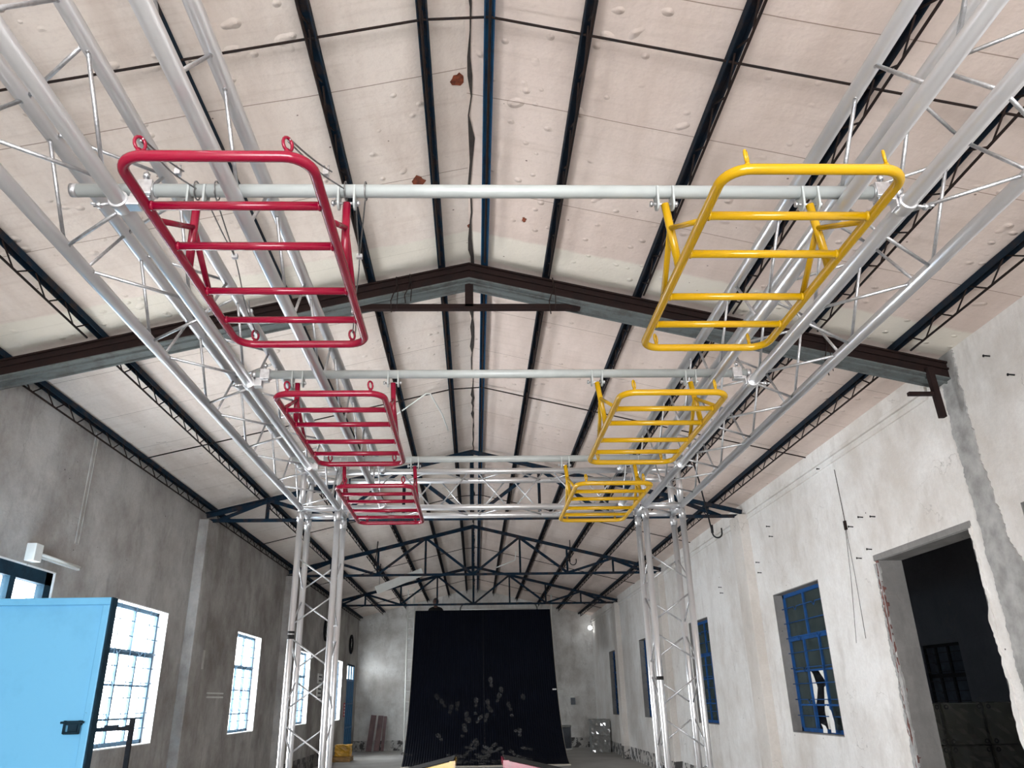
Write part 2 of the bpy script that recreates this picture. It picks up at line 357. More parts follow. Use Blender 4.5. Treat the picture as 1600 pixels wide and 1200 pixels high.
# window and door reveals (thin plaster linings)
def lining(bm, xa, xb, o, t=.012, sill=True):
    y0, y1, z0, z1 = o
    bx(bm, xa, xb, y0, y0+t, z0, z1); bx(bm, xa, xb, y1-t, y1, z0, z1); bx(bm, xa, xb, y0, y1, z1-t, z1)
    if sill: bx(bm, xa, xb, y0, y1, z0, z0+t)
def vbar(bm, x, ya, yb, z, r=.006):   # grille bar with two small v notches
    L = yb-ya; pts = [(x, ya, z)]
    for f_ in (.30, .70):
        c = ya+L*f_; pts += [(x, c-.05, z), (x, c, z-.045), (x, c+.05, z)]
    pts.append((x, yb, z)); pipe_path(bm, pts, r, 6)
WN = [0]
def window(o, side, frame_mat, pane_mat, reveal, broken=False, room=None):
    WN[0] += 1; y0, y1, z0, z1 = o; sgn = -1 if side == 'L' else 1
    xin = XL if side == 'L' else XR
    xf = xin+sgn*.14; root = B(); lining(root, min(xin, xin+sgn*TH), max(xin, xin+sgn*TH), o)
    w = struct(mk('window_%d' % WN[0], root, reveal))
    a, b, c, d = y0+.012, y1-.012, z0+.012, z1-.012
    bm = B(); fw = .045
    for yy in (a+fw/2, b-fw/2): bx(bm, xf-.02, xf+.02, yy-fw/2, yy+fw/2, c, d)
    for zz in (c+fw/2, d-fw/2): bx(bm, xf-.02, xf+.02, a, b, zz-fw/2, zz+fw/2)
    zt = c+(d-c)*.66; bx(bm, xf-.022, xf+.022, a, b, zt-.03, zt+.03)
    L = b-a
    for f_ in (.36, .68): bx(bm, xf-.018, xf+.018, a+L*f_-.018, a+L*f_+.018, c, zt)
    bx(bm, xf-.018, xf+.018, a+L*.55-.018, a+L*.55+.018, zt, d)
    for f_ in (.28, .64): bx(bm, xf-.012, xf+.012, a, b, c+(zt-c)*f_-.011, c+(zt-c)*f_+.011)
    mk('window_frame', bm, frame_mat, w)
    bm = B(); xp = xf+sgn*.006; ylist = [0, .36, .68, 1]; zl = [c, c+(zt-c)*.28, c+(zt-c)*.64, zt]
    for i in range(3):
        for j in range(3):
            if broken and (i, j) in ((1, 0), (1, 1)): continue
            bx(bm, xp-.002, xp+.002, a+L*ylist[i], a+L*ylist[i+1], zl[j], zl[j+1])
    bx(bm, xp-.002, xp+.002, a, a+L*.55, zt, d); bx(bm, xp-.002, xp+.002, a+L*.55, b, zt, d)
    mk('window_pane', bm, pane_mat, w)
    bm = B(); xg = xf-sgn*.045
    n = 9
    for k in range(1, n):
        z = c+(d-c)*k/n
        if k % 2: tube(bm, (xg, a, z), (xg, b, z), .006, 6)
        else: vbar(bm, xg, a, b, z)
    for f_ in ((.22, .5, .78) if side == 'L' else ()): tube(bm, (xg-sgn*.01, a+L*f_, c), (xg-sgn*.01, a+L*f_, d), .006, 6)
    mk('window_grille', bm, frame_mat, w)
    if broken:
        bm = B()   # jagged remains of the broken panes
        ya, yb = a+L*.36+.02, a+L*.68-.02
        for poly in ([(ya, zl[0]), (ya+.16, zl[0]), (ya+.19, zl[0]+.25), (ya+.10, zl[0]+.52), (ya, zl[0]+.55)], [(yb, zl[1]), (yb-.05, zl[1]+.05), (yb-.14, zl[1]+.20), (yb-.06, zl[1]+.36), (yb, zl[2])], [(ya, zl[2]), (ya+.20, zl[2]), (ya+.05, zl[2]-.12), (ya, zl[2]-.2)]):
            prism(bm, poly, 0, xp-.002, xp+.002)
        mk('broken_glass', bm, 'cork', w)
    return w
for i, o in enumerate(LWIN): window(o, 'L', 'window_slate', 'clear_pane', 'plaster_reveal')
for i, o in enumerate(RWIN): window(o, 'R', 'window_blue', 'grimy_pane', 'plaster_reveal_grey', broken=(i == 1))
# window of the annex room
WN[0] += 1; y0, y1, z0, z1 = AW
bm = B(); lining(bm, AX, AX+.2, AW); w = struct(mk('window_%d' % WN[0], bm, 'plaster_annex'))
bm = B(); xf = AX+.05
for yy in (y0+.03, y1-.03, y0+(y1-y0)*.36, y0+(y1-y0)*.68): bx(bm, xf-.02, xf+.02, yy-.03, yy+.03, z0, z1)
for zz in (z0+.03, z1-.03, z0+.75): bx(bm, xf-.02, xf+.02, y0, y1, zz-.035, zz+.035)
for k in range(1, 8): vbar(bm, xf-.04, y0, y1, z0+(z1-z0)*k/8)
mk('window_frame', bm, 'black_steel', w)
bm = B(); bx(bm, xf+.01, xf+.014, y0, y1, z0, z1); mk('window_pane', bm, 'dim_pane', w)

# left double doorway with transom window
WN[0] += 1
bm = B(); lining(bm, XL-TH, XL, LDOOR, sill=False); w = struct(mk('door_1', bm, 'plaster_reveal'))
bm = B(); y0, y1, z0, z1 = LDOOR; xf = XL-.06
for yy in (y0+.07, y1-.07): bx(bm, xf-.04, xf+.04, yy-.06, yy+.06, 0, z1-.01)
for zz in (z1-.07, 2.12): bx(bm, xf-.04, xf+.04, y0, y1, zz-.06, zz+.06)
for yy in (7.08, 6.35): bx(bm, xf-.035, xf+.035, yy-.045, yy+.045, 2.1, z1-.05)
mk('door_frame', bm, 'frame_navy', w)
bm = B(); bx(bm, xf-.003, xf+.003, y0, y1, 2.15, z1-.1); mk('transom_pane', bm, 'clear_pane', w)

# the open blue leaf
leaf = struct(thing('door_2', '', '', (XL+.03, 5.60, .04)))
del leaf['label'], leaf['category']
xa, xb, zt = XL+.03, -2.53, 2.205
bm = B(); bx(bm, xa, xb, 5.575, 5.60, .04, zt); mk('door_sheet', bm, 'door_blue', leaf, .004)
bm = B(); e = .05
for (p, q, r, s) in ((xa, xb, zt-e, zt), (xa, xb, .04, .04+e), (xa, xa+e, .04+e, zt-e), (xb-e, xb, .04+e, zt-e)): bx(bm, p, q, 5.555, 5.575, r, s)
bx(bm, xa, xb, 5.60, 5.635, zt-.03, zt)
mk('door_rim', bm, 'door_blue', leaf, .006)
bm = B(); bx(bm, xb, xb+.012, 5.56, 5.64, .04, zt); mk('door_edge', bm, 'frame_navy', leaf)
bm = B(); lx, lz = -2.63, 1.40
bx(bm, lx-.055, lx+.055, 5.530, 5.556, lz-.008, lz+.018)
for dx in (-.05, .045): tube(bm, (lx+dx, 5.53, lz-.06), (lx+dx, 5.53, lz+.02), .009, 8)
bx(bm, lx-.03, lx+.028, 5.538, 5.556, lz-.06, lz+.0); tube(bm, (lx-.05, 5.53, lz-.055), (lx+.05, 5.53, lz-.055), .008, 8)
tube(bm, (lx-.075, 5.525, lz+.008), (lx+.075, 5.525, lz+.008), .007, 8)
mk('door_latch', bm, 'frame_navy', leaf)

# far blue door in the left wall
bm = B(); lining(bm, XL-TH, XL, LDOOR2, sill=False); w = struct(mk('door_3', bm, 'plaster_reveal_grey'))
bm = B(); y0, y1, z0, z1 = LDOOR2; xf = XL-.03
bx(bm, xf-.02, xf+.01, y0+.05, y1-.05, .03, 2.18)
k = y0+.08
while k < y1-.1: bx(bm, xf+.01, xf+.03, k, k+.07, .03, 2.18); k += .2
for z in (.75, 1.45, 2.16): bx(bm, xf+.01, xf+.045, y0+.05, y1-.05, z, z+.05)
mk('door_panel', bm, 'blue_sheet', w)
bm = B()
for yy in (y0+.03, y1-.03, y0+(y1-y0)/3, y0+(y1-y0)*2/3): bx(bm, xf-.02, xf+.02, yy-.03, yy+.03, 2.18 if y0+.1 < yy < y1-.1 else 0, z1-.01)
bx(bm, xf-.02, xf+.02, y0, y1, z1-.06, z1-.01); mk('door_frame', bm, 'frame_navy', w)
bm = B(); bx(bm, xf-.003, xf+.003, y0, y1, 2.2, z1-.05); mk('transom_pane', bm, 'clear_pane', w)

# right doorway: grey jamb, chopped brick edge, concrete lintel
bm = B(); lining(bm, XR+.004, XR+TH, RDOOR, .02, sill=False); w = struct(mk('door_4', bm, 'plaster_reveal_grey'))
def ragged(bm, x0, x1, ya, yb, z0, z1, step, amp, side=2):
    z = z0; L = []; Rr = []; v = w = 0; step *= .35
    while z < z1:
        v = v*.8+random.uniform(-amp, amp)*.7; w = w*.8+random.uniform(-amp, amp)*.7
        L.append((ya+v*(side != 1), z)); Rr.append((yb+w*(side != 0), z)); z += step*random.uniform(.6, 1.3)
    L.append((ya, z1)); Rr.append((yb, z1))
    for i in range(len(L)-1): prism(bm, [L[i], Rr[i], Rr[i+1], L[i+1]], 0, x0, x1)
bm = B(); ragged(bm, XR-.006, XR+.02, RDOOR[1]-.005, RDOOR[1]+.055, 0, 2.79, .07, .028, 2)
mk('chipped_brick', bm, 'brick_red', w)
bm = B(); ragged(bm, XR-.010, XR+.01, RDOOR[1]+.045, RDOOR[1]+.075, 0, 2.75, .05, .018, 2); ragged(bm, XR-.012, XR+.01, RDOOR[1]-.015, RDOOR[1]+.012, 0, 2.75, .09, .016, 2)
mk('chipped_mortar', bm, 'mortar', w)
bm = B(); ragged(bm, XR-.008, XR+.03, RDOOR[0]-.03, RDOOR[0]+.01, 0, 2.79, .08, .02, 2); mk('chipped_plaster', bm, 'plaster_white', w)
bm = B(); bx(bm, XR-.012, XR+TH-.01, RDOOR[0]-.03, RDOOR[1]+.06, 2.775, 2.835); mk('lintel', bm, 'plaster_reveal_grey', w, .006)
# scar of the chopped-off pier on the right wall
bm = B(); zz = [0, .4, .9, 1.3, 1.6, 1.85, 2.06, 2.25, 2.47, 2.6, 2.73, 2.9, 3.04, 3.2, 3.42, 3.56, 3.7, 3.79, 3.95, 4.1, 4.25]
def lerp(tab, z):
    for (a, va), (b, vb) in zip(tab, tab[1:]):
        if a <= z <= b: return va+(vb-va)*(z-a)/(b-a)
    return tab[-1][1] if z > tab[-1][0] else tab[0][1]
LT = [(0, 6.14), (2.1, 6.13), (2.6, 6.17), (3.0, 6.13), (3.56, 6.18), (4.0, 6.15), (4.3, 6.12)]
RT = [(0, 5.66), (2.0, 5.68), (2.4, 5.76), (2.77, 5.88), (3.4, 5.94), (4.3, 5.93)]
fz = [i*.014 for i in range(305)]
def walk(tab, amp):
    out = []; v = 0; w = 0
    for z in fz:
        v = v*.93+random.uniform(-1, 1)*amp*.35; w = random.uniform(-1, 1)*amp*.22
        out.append((lerp(tab, z)+max(-amp*1.6, min(amp*1.6, v))+w, z))
    return out
A_ = walk(RT, .03); B_ = walk(LT, .022)
for i in range(len(fz)-1): prism(bm, [A_[i], B_[i], B_[i+1], A_[i+1]], 0, XR-.012, XR+.01)
struct(mk('trim_2', bm, 'mortar'))
# piers
n = 3
def pier(side, y0, y1, zt):
    global n
    bm = B()
    if side == 'L': bx(bm, XL-.01, XL+.14, y0, y1, 0, zt)
    else: bx(bm, XR-.14, XR+.01, y0, y1, 0, zt)
    struct(mk('trim_%d' % n, bm, 'pier_beige' if side == 'R' else 'plaster_grimy', None, .012)); n += 1
for y in (11.42, 17.05, 22.7): pier('L', y, y+.48, 4.07); pier('R', y, y+.45, 4.07)
# moulding near the top of the right wall
for (a, b) in ((6.4, 11.42), (11.87, 17.05), (17.5, 22.7), (23.15, Y1)):
    bm = B(); bx(bm, XR-.022, XR+.005, a, b, 3.985, 4.02); bx(bm, XR-.03, XR+.005, a, b, 4.06, 4.10); struct(mk('trim_%d' % n, bm, 'plaster_white', None, .005)); n += 1
bm = B(); bx(bm, XL-.005, XL+.012, 7.97, 8.02, 3.05, 4.25); bx(bm, XL-.005, XL+.02, 8.02, 8.035, 3.05, 4.25); struct(mk('trim_%d' % n, bm, 'plaster_grimy')); n += 1
bm = B(); bx(bm, 2.3, XR, Y1-.012, Y1+.01, 4.02, 4.045); struct(mk('trim_%d' % n, bm, 'plaster_far')); n += 1
bm = B(); bx(bm, XL, -2.2, Y1-.015, Y1+.01, 1.55, 1.575); struct(mk('trim_%d' % n, bm, 'plaster_far')); n += 1

# ---------------------------------------------------------------- roof steel
ORD = ['first', 'second', 'third', 'fourth', 'fifth', 'sixth', 'seventh']
PX = [-4.01, -3.22, -2.43, -1.66, -.92, -.29, .10, .66, 1.48, 2.24, 2.95, 3.72]
TRY = [6.10, 11.62, 17.20, 22.85]
bays = [(-4.9, .4), (.4, 6.1), (6.1, 11.62), (11.62, 17.2), (17.2, 22.85), (22.85, 28.3)]
for i, x in enumerate(PX):
    left = x < RIDX; k = (5-i) if left else (i-6)
    z = ceilz(x)
    p = thing('roof_purlin', 'dark blue lattice roof purlin, %s to the %s of the ridge joint' % (ORD[k], 'left' if left else 'right'), 'roof beam', (x, 0, z), 'lattice purlins running the length of the roof')
    sg = -1 if left else 1
    bm = B()   # channel: flat against the boards with two lips
    bar(bm, (x, Y0, z-.016), (x, Y1, z-.016), .062, .010); bar(bm, (x-.028, Y0, z-.040), (x-.028, Y1, z-.040), .008, .05); bar(bm, (x+.028, Y0, z-.040), (x+.028, Y1, z-.040), .008, .05)
    mk('top_channel', bm, 'bright_blue_steel' if i == 6 else 'blue_steel' if left else 'navy_steel', p)
    for a, b in bays[1:]:
        bm = B(); ya, yb = a+.22, b-.28; zr = z-.165
        nn = int((yb-ya)/.40); st = (yb-ya)/nn; pts = []
        for j in range(nn):
            y = ya+j*st; tube(bm, (x, y+.02, z-.05), (x, y+st*.5-.02, zr), .0065, 6); tube(bm, (x, y+st*.5+.02, zr), (x, y+st-.02, z-.05), .0065, 6) if j % 1 == 0 else None
        mk('lattice_web', bm, 'rusty_rod', p)
        bm = B(); tube(bm, (x, ya, zr), (x, yb, zr+.0), .009, 6); mk('bottom_rod', bm, 'rusty_rod', p)
# sag rods across each bay
for k, y in enumerate((3.30, 9.0, 14.5, 20.0, 25.6)):
    bm = B(); pts = [(XL+.05, y, ceilz(XL+.05)-.055)]+[(x, y, ceilz(x)-.055) for x in PX]+[(XR-.05, y, ceilz(XR-.05)-.055)]
    pipe_path(bm, pts, .008, 6)
    tag(mk('sag_rod', bm, 'rusty_rod'), 'thin dark roof rod across the boards, %s' % ('nearest, before the brown beam' if k == 0 else 'between the brown beam and nearest blue truss' if k == 1 else '%s blue roof truss' % ['just beyond the nearest', 'just beyond the second', 'beyond the farthest'][k-2]), 'rod', 'thin rods across the roof')
# brown bent beam
y = TRY[0]; t = thing('roof_beam', 'brown steel bent roof beam with grey lower flange and short tie bar', 'roof beam', (0, y, 4.2))
for nm, x1 in (('rafter', XL+.01), ('rafter', XR-.01)):
    zt0 = ceilz(RIDX)-.085; zt1 = ceilz(x1)-.085
    bm = B(); prism(bm, [(RIDX, zt0), (x1, zt1), (x1, zt1-.15), (RIDX, zt0-.15)], 1, y-.075, y+.06)
    for dz in (0, .06): prism(bm, [(RIDX, zt0-dz), (x1, zt1-dz), (x1, zt1-.016-dz), (RIDX, zt0-.016-dz)], 1, y-.095, y-.07)
    mk('rafter', bm, 'brown_steel', t)
    bm = B(); prism(bm, [(RIDX, zt0-.15), (x1, zt1-.15), (x1, zt1-.162), (RIDX, zt0-.162)], 1, y-.085, y+.12)
    for yy in (y-.02, y+.11): prism(bm, [(RIDX, zt0-.15), (x1, zt1-.15), (x1, zt1-.18), (RIDX, zt0-.18)], 1, yy-.008, yy+.008)
    mk('flange', bm, 'grey_flange', t)
bm = B(); bar(bm, (-1.04, y, 4.77), (.96, y, 4.77), .05, .05); mk('tie_bar', bm, 'brown_steel', t)
bm = B(); bar(bm, (-.04, y, 4.77), (-.04, y, 5.03), .05, .075, (1, 0, 0)); mk('king_post', bm, 'brown_steel', t)
# blue trusses
TN = ['nearest of the three dark blue roof trusses, just behind the silver portal', 'middle one of the three dark blue roof trusses', 'farthest of the three dark blue roof trusses, above the black ramp']
for k, y in enumerate(TRY[1:]):
    t = thing('roof_truss', TN[k], 'roof truss', (0, y, 4.1), 'dark blue roof trusses')
    zb = 4.10; za = ceilz(RIDX)-.10
    top = lambda x: ceilz(x)-.10
    for x1 in (XL+.01, XR-.01):
        bm = B(); angle_bar(bm, (RIDX, y, top(RIDX)), (x1, y, top(x1)), .070); mk('top_chord', bm, 'blue_steel', t)
    bm = B(); angle_bar(bm, (XL+.01, y, zb), (XR-.01, y, zb), .05); mk('bottom_chord', bm, 'blue_steel', t)
    bm = B(); angle_bar(bm, (RIDX, y+.03, zb), (RIDX, y+.03, za), .06); mk('king_post', bm, 'blue_steel', t)
    for s in (-1, 1):
        for q in (1.05, 2.1, 3.12):
            bm = B(); x = RIDX+s*q; angle_bar(bm, (x, y+.03, zb), (x, y+.03, top(x)), .045); mk('vertical', bm, 'blue_steel', t)
        for q0, q1 in ((0, 1.03), (2.12, 1.07), (2.08, 3.08), (3.85, 3.14)):
            bm = B(); xa, xb = RIDX+s*q0, RIDX+s*q1; angle_bar(bm, (xa, y+.02, zb+.01), (xb, y+.02, top(xb)-.02), .05); mk('diagonal', bm, 'blue_steel', t)

# ---------------------------------------------------------------- silver truss rig
RC, RB = .0235, .0062
ZL, ZU = 2.90, 3.19
def chord(p0, p1, par, nm='chord'):
    bm = B(); tube(bm, p0, p1, RC, 20); return mk(nm, bm, 'aluminium', par)
def brace(p0, p1, par):
    p0, p1 = Vector(p0), Vector(p1); d = (p1-p0).normalized()
    bm = B(); tube(bm, p0+d*.018, p1-d*.018, RB, 10)
    for p, q in ((p0, d), (p1, -d)): tube(bm, p+q*.016, p+q*.030, .0115, 10, RB)
    return mk('brace', bm, 'weld', par)
def zigzag(par, Pa, Pb, s0, s1, base, period, gap):
    """braces between chord a (nodes at base+k*period) and chord b (half a period on)"""
    k = math.floor((s0-base)/period)-1
    while True:
        a = base+k*period; b = a+period/2; a2 = a+period; k += 1
        if a > s1: break
        if a+gap >= s0 and b-gap <= s1: brace(Pa(a+gap), Pb(b-gap), par)
        if b+gap >= s0 and a2-gap <= s1: brace(Pb(b+gap), Pa(a2-gap), par)
def box_truss(name, label, xin, xout, base, period, gap, group):
    ya, yb = -.3, 5.86; t = thing(name, label, 'truss', ((xin+xout)/2, ya, ZL), group)
    for x in (xin, xout):
        for z in (ZL, ZU): chord((x, ya, z), (x, yb, z), t)
    P = lambda x, z: (lambda s: Vector((x, s, z)))
    e = 5.80
    zigzag(t, P(xin, ZL), P(xout, ZL), ya+.02, e, base, period, gap)
    zigzag(t, P(xin, ZL), P(xin, ZU), ya+.02, e, base, period, gap)
    zigzag(t, P(xout, ZU), P(xout, ZL), ya+.02, e, base, period, gap)
    zigzag(t, P(xout, ZU), P(xin, ZU), ya+.02, e, base, period, gap)
    for z in (ZL, ZU): brace((xin, ya+.03, z), (xout, ya+.03, z), t); brace((xin, yb-.04, z), (xout, yb-.04, z), t)
    return t
GRP = 'silver trusses overhead'
box_truss('box_truss', 'silver square truss overhead on the left, outside the red hanging ladders', -1.06, -1.345, 1.90, .72, .07, GRP)
box_truss('box_truss', 'silver square truss overhead on the right, outside the yellow hanging ladders', 1.338, 1.63, 2.05, .635, .052, GRP)
def flat_truss(label, x, base, xu):
    ya, yb = -.3, 5.90; t = thing('ladder_truss', label, 'truss', (x, ya, ZL), GRP)
    chord((x, ya, ZL), (x, yb-.03, ZL), t); chord((xu, ya, ZU), (xu, yb-.03, ZU), t)
    zigzag(t, lambda s: Vector((x, s, ZL)), lambda s: Vector((xu, s, ZU)), ya, 5.8, base, .635, .05)
    for z, xx in ((ZL, x), (ZU, xu)):
        bm = B(); tube(bm, (xx, yb-.10, z), (xx, yb-.02, z), .027, 16); mk('end_coupler', bm, 'zinc', t)
flat_truss('silver flat two-tube truss passing above the red hanging ladders', -.712, 1.38, -.728)
flat_truss('silver flat two-tube truss passing above the yellow hanging ladders', 1.145, 1.40, 1.160)
# portal: columns and cross truss
def column(label, xa, xb):
    t = thing('truss_column', label, 'column', ((xa+xb)/2, 6.04, 0), 'portal columns')
    for x in (xa, xb):
        for y in (5.90, 6.18):
            chord((x, y, .02), (x, y, ZL-.03), t, 'leg')
            bm = B(); tube(bm, (x, y, ZL-.10), (x, y, ZL-.028), .027, 16); tube(bm, (x, y, ZL-.075), (x, y, ZL-.068), .030, 16); mk('leg_coupler', bm, 'zinc', t)
    P = lambda x, y: (lambda s: Vector((x, y, s)))
    for (p, q, bs) in ((P(xa, 5.90), P(xb, 5.90), .25), (P(xa, 6.18), P(xb, 6.18), .54), (P(xa, 5.90), P(xa, 6.18), .25), (P(xb, 6.18), P(xb, 5.90), .25)):
        zigzag(t, p, q, .1, ZL-.13, bs, .58, .045)
    bm = B(); bx(bm, xa-.06, xb+.06, 5.84, 6.24, 0, .02); mk('base_plate', bm, 'aluminium', t)
    if xa < 0:
        bm = B(); tube(bm, (xa, 5.90, 1.935), (xa, 5.90, 1.965), .0255, 16); tube(bm, (xa, 5.90, 1.975), (xa, 5.90, 1.99), .0255, 16); o = mk('black_tape', bm, 'tape', t); o['label'] = 'black tape band round the leg'
    else:
        bm = B(); tube(bm, (xa, 5.90, 1.62), (xa, 5.90, 1.645), .0255, 16); o = mk('black_tape', bm, 'tape', t); o['label'] = 'black tape band round the leg'
column('left silver lattice column of the portal, in front of the left wall windows', -1.345, -1.06)
column('right silver lattice column of the portal, in front of the right wall windows', 1.338, 1.63)
t = thing('cross_truss', 'silver square truss spanning across between the two columns', 'truss', (0, 6.04, ZL), GRP)
for y in (5.90, 6.18):
    for z in (ZL, ZU): chord((-1.02, y, z), (1.298, y, z), t)
for nm, xa, xb in (('left', -1.345, -1.06), ('right', 1.338, 1.63)):
    cb = thing('corner_block', 'silver corner cube on top of the %s lattice column joining the trusses' % nm, 'truss corner', ((xa+xb)/2, 6.04, ZL), 'portal corner blocks')
    for z in (ZL, ZU):
        for y in (5.90, 6.18): chord((xa-.02, y, z), (xb+.02, y, z), cb, 'corner_tube')
        for x in (xa, xb): chord((x, 5.875, z), (x, 6.205, z), cb, 'corner_tube')
        brace((xa, 5.90, z), (xb, 6.18, z), cb)
    for x in (xa, xb):
        for y in (5.90, 6.18): chord((x, y, ZL+.0), (x, y, ZU), cb, 'corner_tube')
        brace((x, 5.92, ZL), (x, 6.16, ZU), cb)
P = lambda y, z: (lambda s: Vector((s, y, z)))
zigzag(t, P(5.90, ZU), P(5.90, ZL), -1.0, 1.28, -.01, .60, .03)
zigzag(t, P(6.18, ZU), P(6.18, ZL), -1.0, 1.28, .29, .60, .03)
zigzag(t, P(6.18, ZU), P(5.90, ZU), -1.0, 1.28, -.01, .60, .03)
zigzag(t, P(6.18, ZL), P(5.90, ZL), -1.0, 1.28, -.01, .60, .03)

# ---------------------------------------------------------------- grey cross pipes, clamps
PY = [1.945, 3.365, 4.760]; ZP = 2.945; RP = .0205
PEXT = [(-1.215, 1.33), (-1.05, 1.335), (-1.185, 1.40)]
RARM = [-.833+.0, -.383]; YARM = [.588, 1.038]
WHICH = ['nearest', 'middle', 'farthest']
for k, y in enumerate(PY):
    a, b = PEXT[k]
    t = thing('cross_pipe', 'grey painted pipe across the rig, %s of the three, carrying red and yellow ladders' % WHICH[k], 'pipe', (0, y, ZP), 'grey cross pipes')
    bm = B(); tube(bm, (a+.02, y, ZP), (b-.02, y, ZP), RP, 24); mk('pipe', bm, 'grey_paint', t)
    for q in (a, b-.02): bm = B(); tube(bm, (q, y, ZP), (q+.02, y, ZP), RP+.0005, 24); mk('end_cap', bm, 'zinc', t)
    for xc in RARM+YARM:
        for dx in (-.024, .024):   # two ears
            bm = B(); pts = []
            for q in range(13):
                ang = math.pi+math.pi*q/12; pts.append((y+.021*math.cos(ang), ZP-.045+.021*math.sin(ang)))
            pts += [(y+.026, ZP+.006), (y-.026, ZP+.006)]
            prism(bm, pts, 0, xc+dx-.003, xc+dx+.003)
            l = mk('hanger_lug', bm, 'grey_paint', t)
        bm = B(); tube(bm, (xc-.044, y, ZP-.045), (xc+.040, y, ZP-.045), .0045, 8); tube(bm, (xc-.046, y, ZP-.045), (xc-.038, y, ZP-.045), .009, 6); tube(bm, (xc+.03, y, ZP-.045), (xc+.038, y, ZP-.045), .009, 6)
        o = mk('bolt', bm, 'zinc', l); o.matrix_parent_inverse = Matrix.Identity(4); o.location = (0, 0, 0)
        o.matrix_parent_inverse = l.matrix_parent_inverse.inverted() if False else Matrix.Identity(4)
    for nm, xc in (('left', -1.06), ('right', 1.338)):
        s = 1 if nm == 'left' else -1
        c = thing('swivel_clamp', 'silver swivel clamp holding the %s grey pipe to the %s truss' % (WHICH[k], nm), 'clamp', (xc, y, ZL), 'pipe clamps')
        bm = B(); yc = y-.0
        tube(bm, (xc, yc-.024, ZL), (xc, yc+.024, ZL), .0295, 24)
        bx(bm, xc+s*.018-.012, xc+s*.018+.032*s+.012, yc-.02, yc+.02, ZL-.018, ZL+.012); mk('truss_ring', bm, 'aluminium', c, .003)
        bm = B(); tube(bm, (xc+s*.05, y, ZP), (xc+s*.098, y, ZP), .0265, 24); bx(bm, xc+s*.074-.022, xc+s*.074+.022, y-.03, y-.018, ZP-.03, ZP+.02); bx(bm, xc+s*.06-.03, xc+s*.06+.03, y-.018, y+.018, ZP-.036, ZP-.02)
        mk('pipe_ring', bm, 'zinc', c, .002)
        bm = B(); px_ = xc-s*.03
        tube(bm, (px_, yc-.006, ZL-.008), (px_-s*.045, yc-.006, ZL-.014), .005, 8); tube(bm, (px_-s*.022, yc-.006, ZL-.012), (px_-s*.034, yc-.006, ZL-.012), .011, 6)
        for q in (-1, 1): tube(bm, (px_-s*.03, yc-.006, ZL-.012), (px_-s*.042, yc-.006+q*.02, ZL-.012+q*.008), .0045, 6)
        tube(bm, (xc+s*.074, y-.024, ZP-.03), (xc+s*.074, y-.024, ZP+.05), .005, 8); tube(bm, (xc+s*.074, y-.024, ZP+.03), (xc+s*.074, y-.024, ZP+.042), .011, 6)
        mk('wing_bolt', bm, 'zinc', c)

# ---------------------------------------------------------------- hanging ladders
def rrect(x0, x1, y0, y1, z, r, n=7):
    pts = []
    for cx, cy, a0 in ((x1-r, y1-r, 0), (x0+r, y1-r, 90), (x0+r, y0+r, 180), (x1-r, y0+r, 270)):
        for i in range(n+1):
            a = math.radians(a0+90*i/n); pts.append((cx+r*math.cos(a), cy+r*math.sin(a), z))
    return pts
def arm_geo(arms_x, xs, yp, y0, z):
    out = []
    for xa, xr in zip(arms_x, xs):
        top = Vector((xa, yp, ZP-.045)); foot = Vector((xr, yp+.03, z)); mid = top.lerp(foot, .38)
        out.append((top, foot, mid, Vector((xr, yp-.215, z)), Vector((xr, yp+.25, z))))
    return out
RO = [0, .195, .385, .640, .835, 1.025]
def ladder(col, mat, xc, yn, k, arms, z):
    yp = PY[k]; pos = ['nearest to the camera', 'in the middle of its row', 'farthest of its row'][k]
    side = 'left' if col == 'red' else 'right'
    t = thing('hanging_ladder', 'glossy %s tube ladder frame hanging on the %s, %s' % (col, side, pos), 'hanging ladder', (xc, yn+.5, z), '%s ladder frames hanging under the grey pipes' % col)
    h = .228; x0, x1 = xc-h, xc+h
    bm = B(); pipe_path(bm, rrect(x0, x1, yn, yn+RO[5], z, .065), .0135, 14, True); mk('outer_frame', bm, mat, t)
    for q in RO[1:5]:
        bm = B(); tube(bm, (x0+.008, yn+q, z), (x1-.008, yn+q, z), .0118, 14)
        for xx, s in ((x0+.012, 1), (x1-.012, -1)): tube(bm, (xx, yn+q, z), (xx+s*.006, yn+q, z), .0145, 12, .012)
        mk('rung', bm, mat, t)
    for top, foot, mid, near, far in arm_geo(arms, (x0, x1), yp, yn, z):
        bm = B(); tube(bm, top, foot, .0125, 14); mk('arm', bm, mat, t)
        bm = B(); tube(bm, mid, near, .0085, 12); mk('arm_brace', bm, mat, t)
        bm = B(); tube(bm, mid, far, .0095, 12); mk('arm_brace', bm, mat, t)
    for yy in (yn, yn+RO[5]):
        for xx in (x0+.055, x1-.055):
            bm = B(); pts = []
            for i in range(14):
                a = 2*math.pi*i/14; pts.append((xx+.008*math.cos(a), yy+.012*math.cos(a), z+.036+.018*math.sin(a)))
            pipe_path(bm, pts, .0042, 8, True); tube(bm, (xx, yy, z+.006), (xx, yy, z+.022), .0095, 10, .0045); mk('eyelet', bm, mat, t)
    return t
for k, yn in enumerate((1.470, 2.972, 4.452)): ladder('red', 'red_paint', (-.612, -.606, -.598)[k], yn, k, RARM, 2.69)
for k, yn in enumerate((1.512, 2.980, 4.437)): ladder('yellow', 'yellow_paint', (.846, .850, .842)[k], yn, k, YARM, 2.692)

